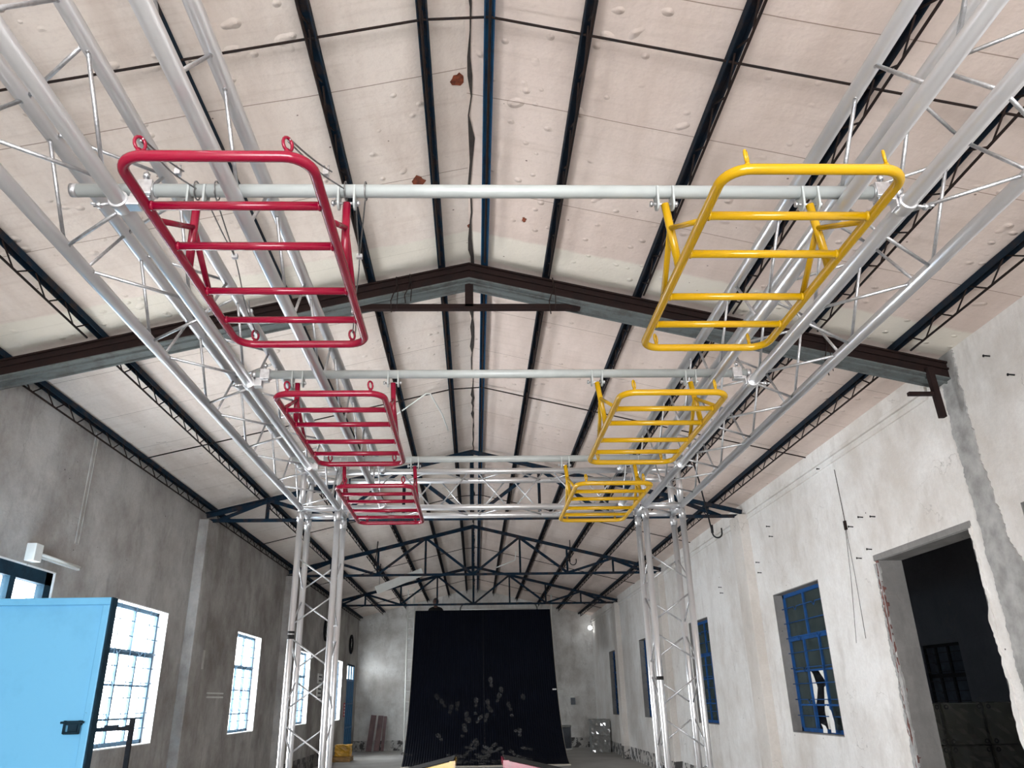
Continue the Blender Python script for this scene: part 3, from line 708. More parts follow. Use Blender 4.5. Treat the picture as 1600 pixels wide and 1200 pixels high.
# steel wires on the nearest red ladder
def sagline(a, b, sag, n=14, wob=0.0):
    a, b = Vector(a), Vector(b); out = []
    for i in range(n+1):
        u = i/n; p = a.lerp(b, u); p.z -= sag*4*u*(1-u); p.x += wob*math.sin(u*9); out.append(p)
    return out
x0, x1 = -.612-.228, -.612+.228
for nm, xa, xe in (('left', RARM[0], x0+.055), ('right', RARM[1], x1-.055)):
    t = thing('steel_wire', 'thin grey steel wire from the %s front eyelet of the nearest red ladder' % nm, 'wire', (xe, 1.47, 2.73))
    eye = Vector((xe, 1.47, 2.735)); lug = Vector((xa-.006, 1.945, ZP+.005))
    bm = B(); pipe_path(bm, sagline(eye, lug, .012, 14, .002), .0024, 6); pipe_path(bm, sagline(eye+Vector((.004, 0, .006)), eye.lerp(lug, .62)+Vector((.012, 0, .008)), .006), .0024, 6)
    ring = [Vector((xa-.006, 1.945+.028*math.cos(a), ZP+.028*math.sin(a))) for a in [2*math.pi*i/16 for i in range(16)]]
    pipe_path(bm, ring, .0024, 6, True); tube(bm, lug, lug+Vector((-.035, .0, -.045)), .0024, 6)
    mk('wire_strand', bm, 'wire', t)
    bm = B(); c = eye.lerp(lug, .60); bx(bm, c.x-.008, c.x+.008, c.y-.008, c.y+.008, c.z-.008, c.z+.01)
    for q in (-.006, .006): tube(bm, (c.x+q, c.y, c.z), (c.x+q, c.y-.004, c.z+.022), .003, 6)
    mk('wire_clip', bm, 'zinc', t)
    t = thing('steel_wire', 'thin grey steel wire looping down from the nearest pipe to the %s rear eyelet' % nm, 'wire', (xe, 2.49, 2.73))
    eye = Vector((xe, 2.495, 2.735)); s = 1
    top = Vector((xa+.055, 1.945, ZP)); knot = top.lerp(eye, .42)
    bm = B(); ring = [Vector((top.x, 1.945+.028*math.cos(a), ZP+.028*math.sin(a))) for a in [2*math.pi*i/16 for i in range(16)]]
    pipe_path(bm, ring, .0022, 6, True)
    pipe_path(bm, sagline(top+Vector((-.03, 0, -.025)), knot, .006), .0022, 6); pipe_path(bm, sagline(top+Vector((0, 0, -.028)), knot, .0), .0022, 6)
    pipe_path(bm, sagline(knot, eye, .02, 14, .002), .0022, 6); pipe_path(bm, sagline(knot.lerp(eye, .55)+Vector((.006, 0, 0)), eye+Vector((.012, 0, .0)), .03), .0022, 6)
    mk('wire_strand', bm, 'wire', t)
    bm = B()
    for c in (knot, knot.lerp(eye, .7)): bx(bm, c.x-.009, c.x+.009, c.y-.007, c.y+.007, c.z-.007, c.z+.007)
    mk('wire_clip', bm, 'zinc', t)

# ---------------------------------------------------------------- black curved ramp
PROF = [(20.98, .03), (21.5, .18), (22.05, .48), (22.55, .86), (23.0, 1.33), (23.38, 1.85), (23.7, 2.42), (24.0, 3.02), (24.25, 3.56), (24.5, 4.09)]
def cr(P, n=6):
    out = []
    for i in range(len(P)-1):
        p0, p1, p2, p3 = P[max(i-1, 0)], P[i], P[i+1], P[min(i+2, len(P)-1)]
        for j in range(n):
            t = j/n; out.append(tuple(.5*((2*p1[a])+(-p0[a]+p2[a])*t+(2*p0[a]-5*p1[a]+4*p2[a]-p3[a])*t*t+(-p0[a]+3*p1[a]-3*p2[a]+p3[a])*t**3) for a in (0, 1)))
    out.append(P[-1]); return out
PR = cr(PROF); RX0, RX1 = -1.83, 2.32
def offs(d):
    out = []
    for i, p in enumerate(PR):
        a, b = PR[max(i-1, 0)], PR[min(i+1, len(PR)-1)]; ty, tz = b[0]-a[0], b[1]-a[1]; L = math.hypot(ty, tz); out.append((p[0]+tz/L*d, p[1]-ty/L*d))
    return out
t = thing('curved_ramp', 'tall black ribbed quarter-curve ramp covered with dusty footprints', 'ramp', (.25, 22.7, 0))
def sheet(bm, d0, d1, x0, x1):
    A, D = offs(d0), offs(d1)
    for i in range(len(A)-1): prism(bm, [A[i], A[i+1], D[i+1], D[i]], 0, x0, x1)
bm = B(); sheet(bm, 0, .012, RX0, RX1); mk('ramp_skin', bm, 'ribbed_rubber', t)
bm = B(); sheet(bm, .012, .04, RX0-.012, RX1+.012); bx(bm, RX0, RX1+.02, 20.86, 20.99, 0.0, .03); mk('plywood_deck', bm, 'plywood', t)
for x in (RX0, -.8, .25, 1.3, RX1-.04):
    bm = B(); D = offs(.04)[6:]
    for i in range(len(D)-1): prism(bm, [D[i], D[i+1], (min(D[i+1][0]+.12, 24.72), max(D[i+1][1]-.14, 0)), (min(D[i][0]+.12, 24.7), max(D[i][1]-.14, 0))], 0, x, x+.04)
    bar(bm, (x+.02, 24.70, 0), (x+.02, 24.70, 4.02), .04, .08, (1, 0, 0)); bar(bm, (x+.02, 21.6, .03), (x+.02, 24.7, .03), .04, .06)
    mk('ramp_rib', bm, 'plywood', t)
bm = B(); sheet(bm, -.002, .0, .238, .247)
A = offs(-.002); 
mk('seam', bm, 'footprint', t)
# footprints as dusty soles lying on the skin
lens = [0]
for a, b in zip(PR, PR[1:]): lens.append(lens[-1]+math.hypot(b[0]-a[0], b[1]-a[1]))
def on_ramp(x, s, d=-.0015):
    s = max(0.02, min(lens[-1]-.02, s))
    for i in range(len(lens)-1):
        if lens[i] <= s <= lens[i+1]:
            u = (s-lens[i])/(lens[i+1]-lens[i]); y = PR[i][0]*(1-u)+PR[i+1][0]*u; z = PR[i][1]*(1-u)+PR[i+1][1]*u
            ty, tz = PR[i+1][0]-PR[i][0], PR[i+1][1]-PR[i][1]; L = math.hypot(ty, tz); return Vector((x, y+tz/L*d, z-ty/L*d))
rnd = random.Random(4)
def sole(cx, cs, rot, partial, par):
    bm = B()
    for (c0, rl, rw) in ((.07, .108, .066), (-.10, .062, .050)):
        if partial == 1 and c0 < 0: continue
        if partial == 2 and c0 > 0: continue
        n_ = 12; vs = []
        for i in range(n_):
            a = 2*math.pi*i/n_; u = c0+rl*math.cos(a); v = rw*math.sin(a)*(1+.12*math.cos(a)); r_ = rnd.uniform(.86, 1.08)
            X = cx+(v*math.cos(rot)-u*math.sin(rot))*r_*1.0; Sx = cs+(v*math.sin(rot)+u*math.cos(rot))*r_
            vs.append(bm.verts.new(on_ramp(X, Sx)))
        c = bm.verts.new(on_ramp(cx-c0*math.sin(rot), cs+c0*math.cos(rot)))
        for i in range(n_): bm.faces.new((vs[i], vs[(i+1) % n_], c))
    mk('footprint', bm, 'footprint', par)
FP = [(-.95, .30, -1.2), (-.75, .5, -1), (-.45, .55, -.7), (-.3, .62, -.8), (-.62, .75, -.9), (-.15, .85, -.7), (0, 1.05, -.5), (-.05, 1.2, -.6), (.12, .32, 1.4), (-.2, .25, 1.3), (-.35, .20, 1.5), (.35, .28, 1.4), (.55, .32, -1.5), (.45, 1.02, -.6), (.72, .85, -.3), (.95, .72, .5), (1.15, .5, .9), (1.3, .42, 1.2), (-.95, 1.42, .5), (-.35, 1.55, 0), (-.28, 1.75, .2), (-.18, 1.95, 0), (-.25, 2.15, -.1), (.1, 2.05, -.5), (.1, 1.3, -.8), (.3, 2.1, -.2), (.45, 2.3, .5), (-.68, 2.4, -.2), (-.5, 2.5, -.1), (1.1, 1.7, -.3), (1.18, 1.55, 0), (-1.05, 2.75, .4), (-.9, 2.6, .5), (.95, 2.45, .3), (.98, 2.25, .2), (.65, 2.75, -.3), (.75, 2.95, .2), (.45, 3.25, .1), (.02, 2.6, 0), (0, 2.35, 0), (.35, 2.55, .1), (1.35, 2.7, .1), (-1.4, .2, 1.5), (-1.15, .18, 1.5), (-1.25, .12, 1.45), (.55, .15, 1.4), (.1, .12, -1.3), (.2, .5, -.5), (-.55, .35, -1.0), (-.42, .42, -.9), (.85, .42, 1.2), (-.25, 1.62, .4)]
FP += [(rnd.gauss(.1, .55), abs(rnd.gauss(.35, .35))+.1, rnd.choice((-1, 1))*rnd.uniform(.6, 1.5)) for _ in range(26)]
for i, (x, s, r_) in enumerate(FP): sole(x, s, r_, (0, 1, 0, 0, 2)[i % 5], t)
bm = B(); p = on_ramp(2.2, 3.0, -.003); bx(bm, 2.19, 2.30, p.y-.012, p.y, p.z-.02, p.z+.015); mk('white_label', bm, 'paper', t)

# platform behind the ramp with guard rails and a ladder
t = thing('scaffold_platform', 'grey scaffold platform behind the top of the black ramp', 'platform', (.25, 25.6, 0))
bm = B(); bx(bm, -1.9, 2.4, 24.78, 26.6, 2.79, 2.84); mk('deck', bm, 'plywood', t)
for x in (-1.85, .25, 2.35):
    for y in (24.82, 26.55): bm = B(); tube(bm, (x, y, 0), (x, y, 2.79), .03, 10); mk('leg', bm, 'zinc', t)
for x0_, x1_ in ((-.48, 2.06),):
    t = thing('guard_rail', 'grey bent pipe guard rail behind the black ramp top', 'railing', (.8, 26.3, 2.84))
    bm = B(); pts = [(x0_, 26.3, 2.84), (x0_, 26.3, 4.35), (x0_+.05, 26.3, 4.44), (x0_+.16, 26.3, 4.49), (x1_-.16, 26.3, 4.49), (x1_-.05, 26.3, 4.44), (x1_, 26.3, 4.35), (x1_, 26.3, 2.84)]
    pipe_path(bm, pts, .022, 8); mk('rail', bm, 'grey_flange', t)
    bm = B(); tube(bm, (x0_, 26.3, 4.30), (x1_, 26.3, 4.30), .018, 8); tube(bm, (x0_, 26.3, 3.6), (x1_, 26.3, 3.6), .018, 8); mk('mid_rail', bm, 'white_plastic', t)
t = thing('access_ladder', 'pale metal ladder with tall hoop beside the left edge of the black ramp', 'ladder', (-1.98, 24.9, 0))
for x in (-2.10, -1.90): bm = B(); tube(bm, (x, 24.9, 0), (x, 24.9, 4.55), .022, 8); mk('stile', bm, 'white_plastic', t)
for q in range(14): bm = B(); tube(bm, (-2.10, 24.9, .3+q*.3), (-1.90, 24.9, .3+q*.3), .012, 6); mk('rung', bm, 'white_plastic', t)
bm = B(); pipe_path(bm, [(-2.0+.10*math.cos(a), 24.9, 4.75+.42*math.sin(a)) for a in [2*math.pi*i/24 for i in range(24)]], .014, 8, True); mk('hoop', bm, 'white_plastic', t)
bm = B(); tube(bm, (2.40, 24.75, 0), (2.40, 24.75, 4.55), .024, 8); tag(mk('support_pole', bm, 'white_plastic'), 'thin pale upright pole at the right edge of the black ramp', 'pole')

# ---------------------------------------------------------------- person behind the ramp
def skinmesh(name, verts, edges, mat, parent, root=0, sub=2):
    me = bpy.data.meshes.new(name); me.from_pydata([v[:3] for v in verts], edges, []); o = bpy.data.objects.new(name, me); C.objects.link(o)
    me.materials.append(MATS[mat]); md = o.modifiers.new('skin', 'SKIN'); md.use_smooth_shade = True
    sv = me.skin_vertices[0].data
    for i, v in enumerate(verts): sv[i].radius = (v[3], v[4] if len(v) > 4 else v[3]); sv[i].use_root = (i == root)
    ss = o.modifiers.new('sub', 'SUBSURF'); ss.levels = sub; ss.render_levels = sub
    if parent is not None: o.parent = parent; o.matrix_parent_inverse = Matrix.Translation(-parent.location)
    return o
def person():
    px, py, pz = -1.24, 25.12, 2.84
    t = thing('person', 'person in a black shirt standing behind the top of the black ramp', 'person', (px, py, pz))
    vs = [(0, 0, .90, .13, .10), (0, 0, 1.05, .13, .10), (0, 0, 1.25, .15, .11), (0, .0, 1.37, .10, .08), (0, -.01, 1.43, .055), (0, -.02, 1.50, .055)]
    ed = [(0, 1), (1, 2), (2, 3), (3, 4), (4, 5)]
    for s in (-1, 1):
        b = len(vs); vs += [(s*.09, 0, .84, .085), (s*.10, -.01, .46, .058), (s*.10, .01, .08, .040), (s*.10, -.13, .035, .035)]
        ed += [(0, b), (b, b+1), (b+1, b+2), (b+2, b+3)]
        b = len(vs); vs += [(s*.17, 0, 1.34, .055), (s*.23, .01, 1.08, .042), (s*.235, -.07, .84, .028), (s*.235, -.10, .765, .030, .018)]
        ed += [(3, b), (b, b+1), (b+1, b+2), (b+2, b+3)]
        h = b+3
        for i, (dx, L) in enumerate(((-.028, .075), (-.010, .085), (.010, .08), (.028, .062))):
            c = len(vs); vs += [(s*.235+dx, -.112, .72, .0085), (s*.235+dx*1.1, -.108, .72-L*.6, .0075), (s*.235+dx*1.1, -.095, .72-L, .0065)]; ed += [(h, c), (c, c+1), (c+1, c+2)]
        c = len(vs); vs += [(s*.235-s*.028, -.135, .775, .010), (s*.235-s*.03, -.155, .74, .008)]; ed += [(h, c), (c, c+1)]
    W_ = lambda L: [(px+v[0], py+v[1], pz+v[2], *v[3:]) for v in L]
    skinmesh('body', W_(vs), ed, 'skin', t)
    # head
    bm = B(); bmesh.ops.create_uvsphere(bm, u_segments=20, v_segments=16, radius=1)
    for v in bm.verts:
        x, y, z = v.co; k = 1-.22*max(0, -z); x *= .084*k; y *= .095*(1-.10*max(0, -z)); zz = z*.118
        if y < 0 and abs(x) < .05: y -= .004*math.exp(-((zz+.01)/.03)**2)
        # nose, brow, eye hollows, mouth, chin
        y0_ = y
        if y0_ < -.04:
            y -= .020*math.exp(-(x/.010)**2-((zz+.022)/.016)**2)
            y += .009*(math.exp(-((abs(x)-.030)/.012)**2-((zz-.004)/.012)**2))
            y -= .006*math.exp(-(x/.022)**2-((zz+.058)/.010)**2); y -= .008*math.exp(-(x/.02)**2-((zz+.098)/.014)**2)
        v.co = (px+x, py-.02+y, pz+1.565+zz)
    for f_ in bm.faces: f_.smooth = True
    for s in (-1, 1):
        e = bmesh.ops.create_uvsphere(bm, u_segments=8, v_segments=6, radius=1)
        for v in e['verts']: v.co = (px+s*.077+v.co.x*.010, py-.012+v.co.y*.020, pz+1.56+v.co.z*.031)
    mk('head', bm, 'skin', t)
    bm = B(); bmesh.ops.create_uvsphere(bm, u_segments=20, v_segments=12, radius=1)
    for v in bm.verts:
        x, y, z = v.co; v.co = (px+x*.093, py-.008+y*.104, pz+1.582+z*.120)
    bmesh.ops.delete(bm, geom=[v for v in bm.verts if v.co.z < pz+1.53 or (v.co.y < py-.065 and v.co.z < pz+1.625)], context='VERTS')
    for f_ in bm.faces: f_.smooth = True
    h = mk('hair', bm, 'hair', t); h.modifiers.new('s', 'SOLIDIFY').thickness = .01
    vs = [(0, 0, .86, .15, .12), (0, 0, 1.05, .148, .118), (0, 0, 1.25, .168, .125), (0, .0, 1.38, .12, .095), (0, -.01, 1.435, .066)]; ed = [(0, 1), (1, 2), (2, 3), (3, 4)]
    for s in (-1, 1): b = len(vs); vs += [(s*.18, 0, 1.345, .072), (s*.235, .01, 1.08, .055), (s*.238, -.06, .87, .042)]; ed += [(3, b), (b, b+1), (b+1, b+2)]
    skinmesh('shirt', W_(vs), ed, 'black_cloth', t)
    vs = [(0, 0, .93, .145, .115)]; ed = []
    for s in (-1, 1): b = len(vs); vs += [(s*.095, 0, .80, .10), (s*.10, -.01, .46, .073), (s*.10, .01, .10, .062)]; ed += [(0, b), (b, b+1), (b+1, b+2)]
    skinmesh('trousers', W_(vs), ed, 'drum_grey', t)
person()

# ---------------------------------------------------------------- loose things
def cloth_box(bm, x0, x1, y0, y1, z0, z1, amp, seg=6, seed=1):
    r_ = random.Random(seed); bmesh.ops.create_cube(bm, size=1); bmesh.ops.subdivide_edges(bm, edges=bm.edges[:], cuts=seg, use_grid_fill=True)
    for v in bm.verts:
        v.co = Vector(((x0+x1)/2+v.co.x*(x1-x0)+r_.uniform(-amp, amp), (y0+y1)/2+v.co.y*(y1-y0)+r_.uniform(-amp, amp), max(z0, (z0+z1)/2+v.co.z*(z1-z0)+(r_.uniform(-amp, amp) if v.co.z > -.45 else 0))))
# planks against the far wall
for i, (xb, xt, w_) in enumerate(((-3.62, -3.53, .185), (-3.36, -3.28, .175), (-3.13, -3.09, .10))):
    bm = B(); bar(bm, (xb+w_/2, Y1-.40+.0*i, .012), (xt+w_/2, Y1-.06, 1.10-.02*i), w_, .02, (0, 1, 0))
    tag(mk('wooden_plank', bm, 'plum_board'), 'dark plum plank leaning on the far wall, %s of three' % ('leftmost', 'middle one', 'narrow rightmost')[i], 'plank', 'planks leaning on the far wall')
bm = B(); cloth_box(bm, -3.92, -3.50, 23.7, 24.1, .129, .41, .012, 6, 3); tag(mk('wrapped_parcel', bm, 'yellow_wrap'), 'yellow wrapped parcel on top of the flat brown bundle by the blue door', 'parcel')
bm = B(); cloth_box(bm, -4.05, -3.46, 23.45, 24.15, 0, .115, .012, 6, 5); tag(mk('wrapped_bundle', bm, 'brown_wrap'), 'flat brown wrapped bundle on the floor under the yellow parcel', 'parcel')
bm = B(); cloth_box(bm, -4.06, -3.84, 22.15, 22.5, 0, .62, .006, 3, 6); tag(mk('white_carton', bm, 'paper'), 'tall white carton against the left wall behind the left column', 'box')
# drum
t = thing('storage_drum', 'dark grey round drum wrapped in film, behind the ramp on the right', 'drum', (2.80, 27.2, 0))
bm = B(); tube(bm, (2.80, 27.2, 0), (2.80, 27.2, .66), .30, 28); mk('drum_body', bm, 'drum_grey', t)
bm = B(); tube(bm, (2.80, 27.2, .66), (2.80, 27.2, .72), .315, 28); mk('drum_lid', bm, 'plastic_film', t)
bm = B(); tube(bm, (2.80, 27.2, .0), (2.80, 27.2, .05), .32, 28); mk('drum_base', bm, 'paper', t)
for i, (z0_, z1_) in enumerate(((0, .46), (.462, .93))):
    t = thing('wrapped_box', 'grey box wrapped in clear film in the far right corner, %s one' % ('lower', 'upper')[i], 'box', (3.82, 25.8, z0_), 'film-wrapped boxes in the corner')
    bm = B(); bx(bm, 3.58, 4.08, 25.56, 26.10, z0_+.01, z1_-.02); mk('carton', bm, 'mortar', t)
    bm = B(); cloth_box(bm, 3.55, 4.11, 25.53, 26.13, z0_, z1_-.011, .010, 7, 9+i); mk('plastic_wrap', bm, 'plastic_film', t)
# switch boxes and conduit on the far wall
bm = B(); bx(bm, 2.78, 3.04, Y1-.04, Y1, 1.70, 1.80); o = tag(mk('socket_board', bm, 'white_plastic', None, .004), 'small white socket board on the far wall right of the ramp', 'socket')
t = thing('fuse_box', 'dark fuse box with white top on the far wall right of the ramp', 'fuse box', (3.36, Y1-.05, 1.35))
bm = B(); bx(bm, 3.28, 3.43, Y1-.09, Y1, 1.33, 1.55); mk('box_body', bm, 'drum_grey', t, .004)
bm = B(); bx(bm, 3.29, 3.42, Y1-.095, Y1, 1.552, 1.62); mk('box_cover', bm, 'white_plastic', t, .004)
bm = B(); pipe_path(bm, [(3.10, Y1-.012, 2.15), (3.10, Y1-.012, 1.66), (3.34, Y1-.012, 1.64)], .008, 6); pipe_path(bm, [(2.6, Y1-.012, 1.84), (3.08, Y1-.012, 1.84)], .008, 6); tag(mk('wall_conduit', bm, 'white_plastic'), 'thin white conduit bent above the fuse box on the far wall', 'conduit')
# bright bulb in far right corner
t = thing('wall_lamp', 'small bright round lamp high in the far right corner', 'lamp', (4.05, 27.9, 3.8))
bm = B(); bmesh.ops.create_uvsphere(bm, u_segments=14, v_segments=10, radius=.07, matrix=Matrix.Translation((4.02, 27.9, 3.8))); mk('bulb', bm, 'lamp_glow', t)
bm = B(); tube(bm, (4.08, 27.9, 3.8), (4.15, 27.9, 3.8), .04, 12); mk('lamp_holder', bm, 'white_plastic', t)
# tube light on left wall
t = thing('tube_light', 'white tube light batten with junction box above the dark transom window', 'light fitting', (XL+.02, 7.5, 2.85))
bm = B(); bx(bm, XL, XL+.09, 7.14, 7.27, 2.74, 2.90); mk('junction_box', bm, 'white_plastic', t, .006)
bm = B(); bx(bm, XL, XL+.03, 7.28, 8.12, 2.80, 2.83); tube(bm, (XL+.035, 7.3, 2.83), (XL+.035, 8.1, 2.83), .013, 10); mk('batten', bm, 'white_plastic', t)
# round vents
for i, (y, z) in enumerate(((22.05, 3.36), (26.65, 3.28))):
    t = thing('round_vent', 'round wall vent with a dark metal ring, %s' % ('behind the left column', 'above the far blue door')[i], 'vent', (XL, y, z), 'round vents in the left wall')
    bm = B(); pipe_path(bm, [(XL+.03, y+.27*math.cos(a), z+.27*math.sin(a)) for a in [2*math.pi*q/24 for q in range(24)]], .035, 8, True); mk('vent_ring', bm, 'black_steel', t)
    bm = B(); tube(bm, (XL, y, z), (XL+.012, y, z), .25, 24); mk('vent_daylight_disc', bm, 'paper', t)  # white disc stands in for daylight showing through the open vent
    bm = B()
    for q in range(4): a = math.pi*q/4; tube(bm, (XL+.02, y-.25*math.cos(a), z-.25*math.sin(a)), (XL+.02, y+.25*math.cos(a), z+.25*math.sin(a)), .006, 6)
    mk('vent_guard', bm, 'black_steel', t)
# signs on left wall
def text(body, size, loc, rot, mat, parent=None, ext=.0015, nm='lettering'):
    cu = bpy.data.curves.new(nm, 'FONT'); cu.body = body; cu.size = size; cu.extrude = ext; cu.align_x = 'CENTER'; cu.align_y = 'CENTER'
    o = bpy.data.objects.new(nm, cu); C.objects.link(o); cu.materials.append(MATS[mat])
    bpy.context.view_layer.update()
    me = bpy.data.meshes.new_from_object(o.evaluated_get(bpy.context.evaluated_depsgraph_get())); bpy.data.objects.remove(o)
    o = bpy.data.objects.new(nm, me); C.objects.link(o)
    if not me.materials: me.materials.append(MATS[mat])
    if parent is not None: o.parent = parent; o.location = Vector(loc)-parent.location
    else: o.location = loc
    o.rotation_euler = rot; return o
LW = (math.pi/2, 0, math.pi/2)
t = thing('wall_notice', 'small pale notice with two lines of black figures on the left wall', 'notice', (XL, 12.16, 2.13))
bm = B(); bx(bm, XL+.14-.0+.0, XL+.144, 11.97, 12.40, 2.02, 2.26) if False else bx(bm, XL, XL+.003, 11.95, 12.40, 2.00, 2.27); mk('notice_sheet', bm, 'plaster_far', t)
text('7117', .13, (XL+.004, 12.17, 2.20), LW, 'ink', t); text('1811', .11, (XL+.004, 12.18, 2.06), LW, 'ink', t)
bm = B(); bx(bm, XL, XL+.015, 12.7, 13.5, 1.60, 1.625); bx(bm, XL, XL+.015, 12.7, 13.5, 1.66, 1.68); tag(mk('wall_batten', bm, 'white_plastic'), 'short pale double strip fixed low on the left wall between two windows', 'strip')
for i, (a, b, z0_, z1_) in enumerate(((21.42, 22.0, 1.98, 2.22), (21.40, 21.98, 1.58, 1.92))):
    t = thing('wall_plaque', 'pale grey lettered plaque on the left wall behind the column, %s one' % ('upper', 'lower')[i], 'plaque', (XL, (a+b)/2, z0_), 'plaques on the left wall')
    bm = B(); bx(bm, XL, XL+.02, a, b, z0_, z1_); mk('plaque_board', bm, 'paper', t)
    bm = B()
    for q in range(2+i): bx(bm, XL+.02, XL+.023, a+.08, b-.08, z0_+.05+q*.10, z0_+.08+q*.10)
    mk('plaque_lettering', bm, 'ink', t)
t = thing('warning_sign', 'narrow red sign with pale marks beside the far blue door', 'sign', (XL, 26.08, 1.2))
bm = B(); bx(bm, XL, XL+.012, 25.95, 26.18, 1.10, 1.50); mk('sign_board', bm, 'red_sign', t)
bm = B()
for q in range(4): bx(bm, XL+.012, XL+.014, 26.0, 26.13, 1.14+q*.09, 1.19+q*.09)
mk('sign_lettering', bm, 'paper', t)
# folding gate by the blue leaf
t = thing('gate_post_frame', 'black steel upright frame with pivoted crossbar beside the open blue door', 'gate', (-2.49, 5.8, 0))
for x in (-2.62, -2.355): bm = B(); bar(bm, (x, 5.8, 0), (x, 5.8, 1.425), .022, .03, (1, 0, 0)); mk('upright', bm, 'black_steel', t)
bm = B(); bar(bm, (-2.62, 5.79, 1.355), (-2.355, 5.79, 1.362), .012, .026); bar(bm, (-2.53, 5.785, 1.366), (-2.44, 5.785, 1.368), .012, .034)
for x in (-2.605, -2.375): tube(bm, (x, 5.775, 1.365), (x, 5.80, 1.365), .019, 12)
mk('crossbar', bm, 'black_steel', t)

# yellow and red sloped steps at the bottom of the view
for col, mat, s, xi in (('yellow', 'yellow_paint', -1, -.205), ('red', 'red_paint', 1, .275)):
    t = thing('sloped_step', '%s steel framed sloping step with a black top, at the bottom %s' % (col, 'left of centre' if s < 0 else 'right of centre'), 'step', (xi+s*.4, 8.3, 0), 'sloping steps on the floor')
    z0_, z1_ = .985, .80; xo = xi+s*.85
    for y in (8.0, 8.6):
        bm = B(); bar(bm, (xi, y, z0_-.035), (xo, y, z1_-.035), .03, .06); mk('side_beam', bm, mat, t)
        for x, z in ((xi+s*.02, z0_), (xo-s*.02, z1_)): bm = B(); bar(bm, (x, y, 0), (x, y, z-.005), .04, .04, (1, 0, 0)); mk('leg', bm, mat, t)
    for x, z in ((xi, z0_), (xo, z1_)): bm = B(); bar(bm, (x, 8.0, z-.035), (x, 8.6, z-.035), .03, .06); mk('end_beam', bm, mat, t)
    bm = B(); bar(bm, (xi, 8.3, z0_+.005), (xo, 8.3, z1_+.005), .62, .008); mk('black_top', bm, 'tape', t)

# hooks hanging from the roof
def hook(label, p_top, p_bot, r=.06):
    t = thing('hanging_hook', label, 'hook', p_bot, 'dark hooks hanging from the roof')
    bm = B(); a, b = Vector(p_top), Vector(p_bot); pipe_path(bm, [a, a.lerp(b, .45)+Vector((.01, 0, 0)), b], .010, 8); mk('hook_rod', bm, 'black_steel', t)
    bm = B(); pipe_path(bm, [b+Vector((r-r*math.cos(q), 0, -r*math.sin(q))) for q in [math.pi*i/10 for i in range(11)]]+[b+Vector((2*r, 0, .06))], .010, 8); tube(bm, b, b+Vector((0, 0, .1)), .017, 8); mk('hook_tip', bm, 'black_steel', t)
hook('long dark hanging hook on the right, in front of the pale wall', (2.80, 9.5, ceilz(2.8)-.002), (2.98, 9.5, 3.40))
hook('small dark hook hanging left of centre below the middle blue truss', (-2.12, 16.9, ceilz(-2.12)-.002), (-2.18, 16.9, 4.22), .07)
hook('small dark hook hanging right of centre below the middle blue truss', (2.10, 16.9, ceilz(2.10)-.002), (2.08, 16.9, 4.28), .07)
# bracket on the right wall
bm = B(); bar(bm, (3.97, 6.0, 3.66), (3.955, 6.0, 4.12), .05, .05, (0, 1, 0)); bar(bm, (3.72, 6.0, 3.875), (3.97, 6.0, 3.875), .04, .03)
tag(mk('wall_bracket', bm, 'brown_steel'), 'dark rusty cross-shaped bracket under the right end of the brown beam', 'bracket')
# cord on the ceiling
bm = B(); zc = lambda x: ceilz(x)-.07
pipe_path(bm, [(-1.05, 9.45, zc(-1.05)), (-.60, 8.92, zc(-.6)), (-.55, 8.95, zc(-.55)), (-.43, 9.6, zc(-.43)-.06), (-.36, 10.1, zc(-.36)-.14)], .010, 6)
tag(mk('electric_cable', bm, 'white_plastic'), 'bent white cord hanging under the ceiling left of the ridge', 'cable')
bm = B(); pipe_path(bm, [(.55, 19.6, 4.60), (1.02, 19.6, 4.78), (1.05, 19.6, 5.0)], .014, 6); tag(mk('white_pipe', bm, 'white_plastic'), 'short bent white pipe hanging near the right of the ridge, far back', 'pipe')
# white board lying on the trusses
t = thing('white_board', 'long white panel slung slanting between the left roof trusses', 'panel', (-1.9, 20.1, 4.3))
bm = B(); bar(bm, (-2.50, 20.0, 4.13), (-1.36, 20.3, 4.62), .05, .20, (0, 0, 1)); mk('panel_sheet', bm, 'white_plastic', t)
for x, y, z in ((-2.43, 20.03, 4.2), (-1.66, 20.22, 4.55)): bm = B(); tube(bm, (x, y, z), (x, y, ceilz(x)-.002), .004, 6); mk('hanging_wire', bm, 'black_steel', t)
# dangling wires on the brown beam
for i, (x, L) in enumerate(((-.72, .26), (-.60, .20), (.68, .27), (3.05, .30))):
    y = TRY[0]-.12; z = ceilz(x)-.09; bm = B()
    pipe_path(bm, [(x+.03, y, z), (x+.035, y-.01, z-.1), (x-.01, y-.01, z-.14-L*.4), (x, y-.01, z-.10-L)], .005, 6); pipe_path(bm, [(x+.03, y, z), (x+.05, y-.012, z-.12), (x+.045, y-.01, z-.12-L*.8)], .004, 6)
    tag(mk('dangling_wire', bm, 'rusty_rod'), 'rusty tie wire dangling off the brown beam, %s from the left' % ORD[i], 'wire', 'tie wires on the brown beam')
# thin wires on the right wall
bm = B(); pipe_path(bm, [(XR-.004, 8.42, 3.9), (XR-.006, 8.40, 3.3)], .0035, 5); pipe_path(bm, [(XR-.01, 8.40, 3.3), (XR-.008, 8.50, 2.7), (XR-.006, 8.66, 2.02)], .0022, 5); pipe_path(bm, [(XR-.01, 8.40, 3.3), (XR-.008, 8.40, 2.7), (XR-.006, 8.43, 2.05)], .0022, 5); bx(bm, XR-.02, XR, 8.38, 8.42, 3.2, 3.3)
tag(mk('wall_wire', bm, 'rusty_rod'), 'thin dark wires hanging down the right wall beside the doorway', 'wire')
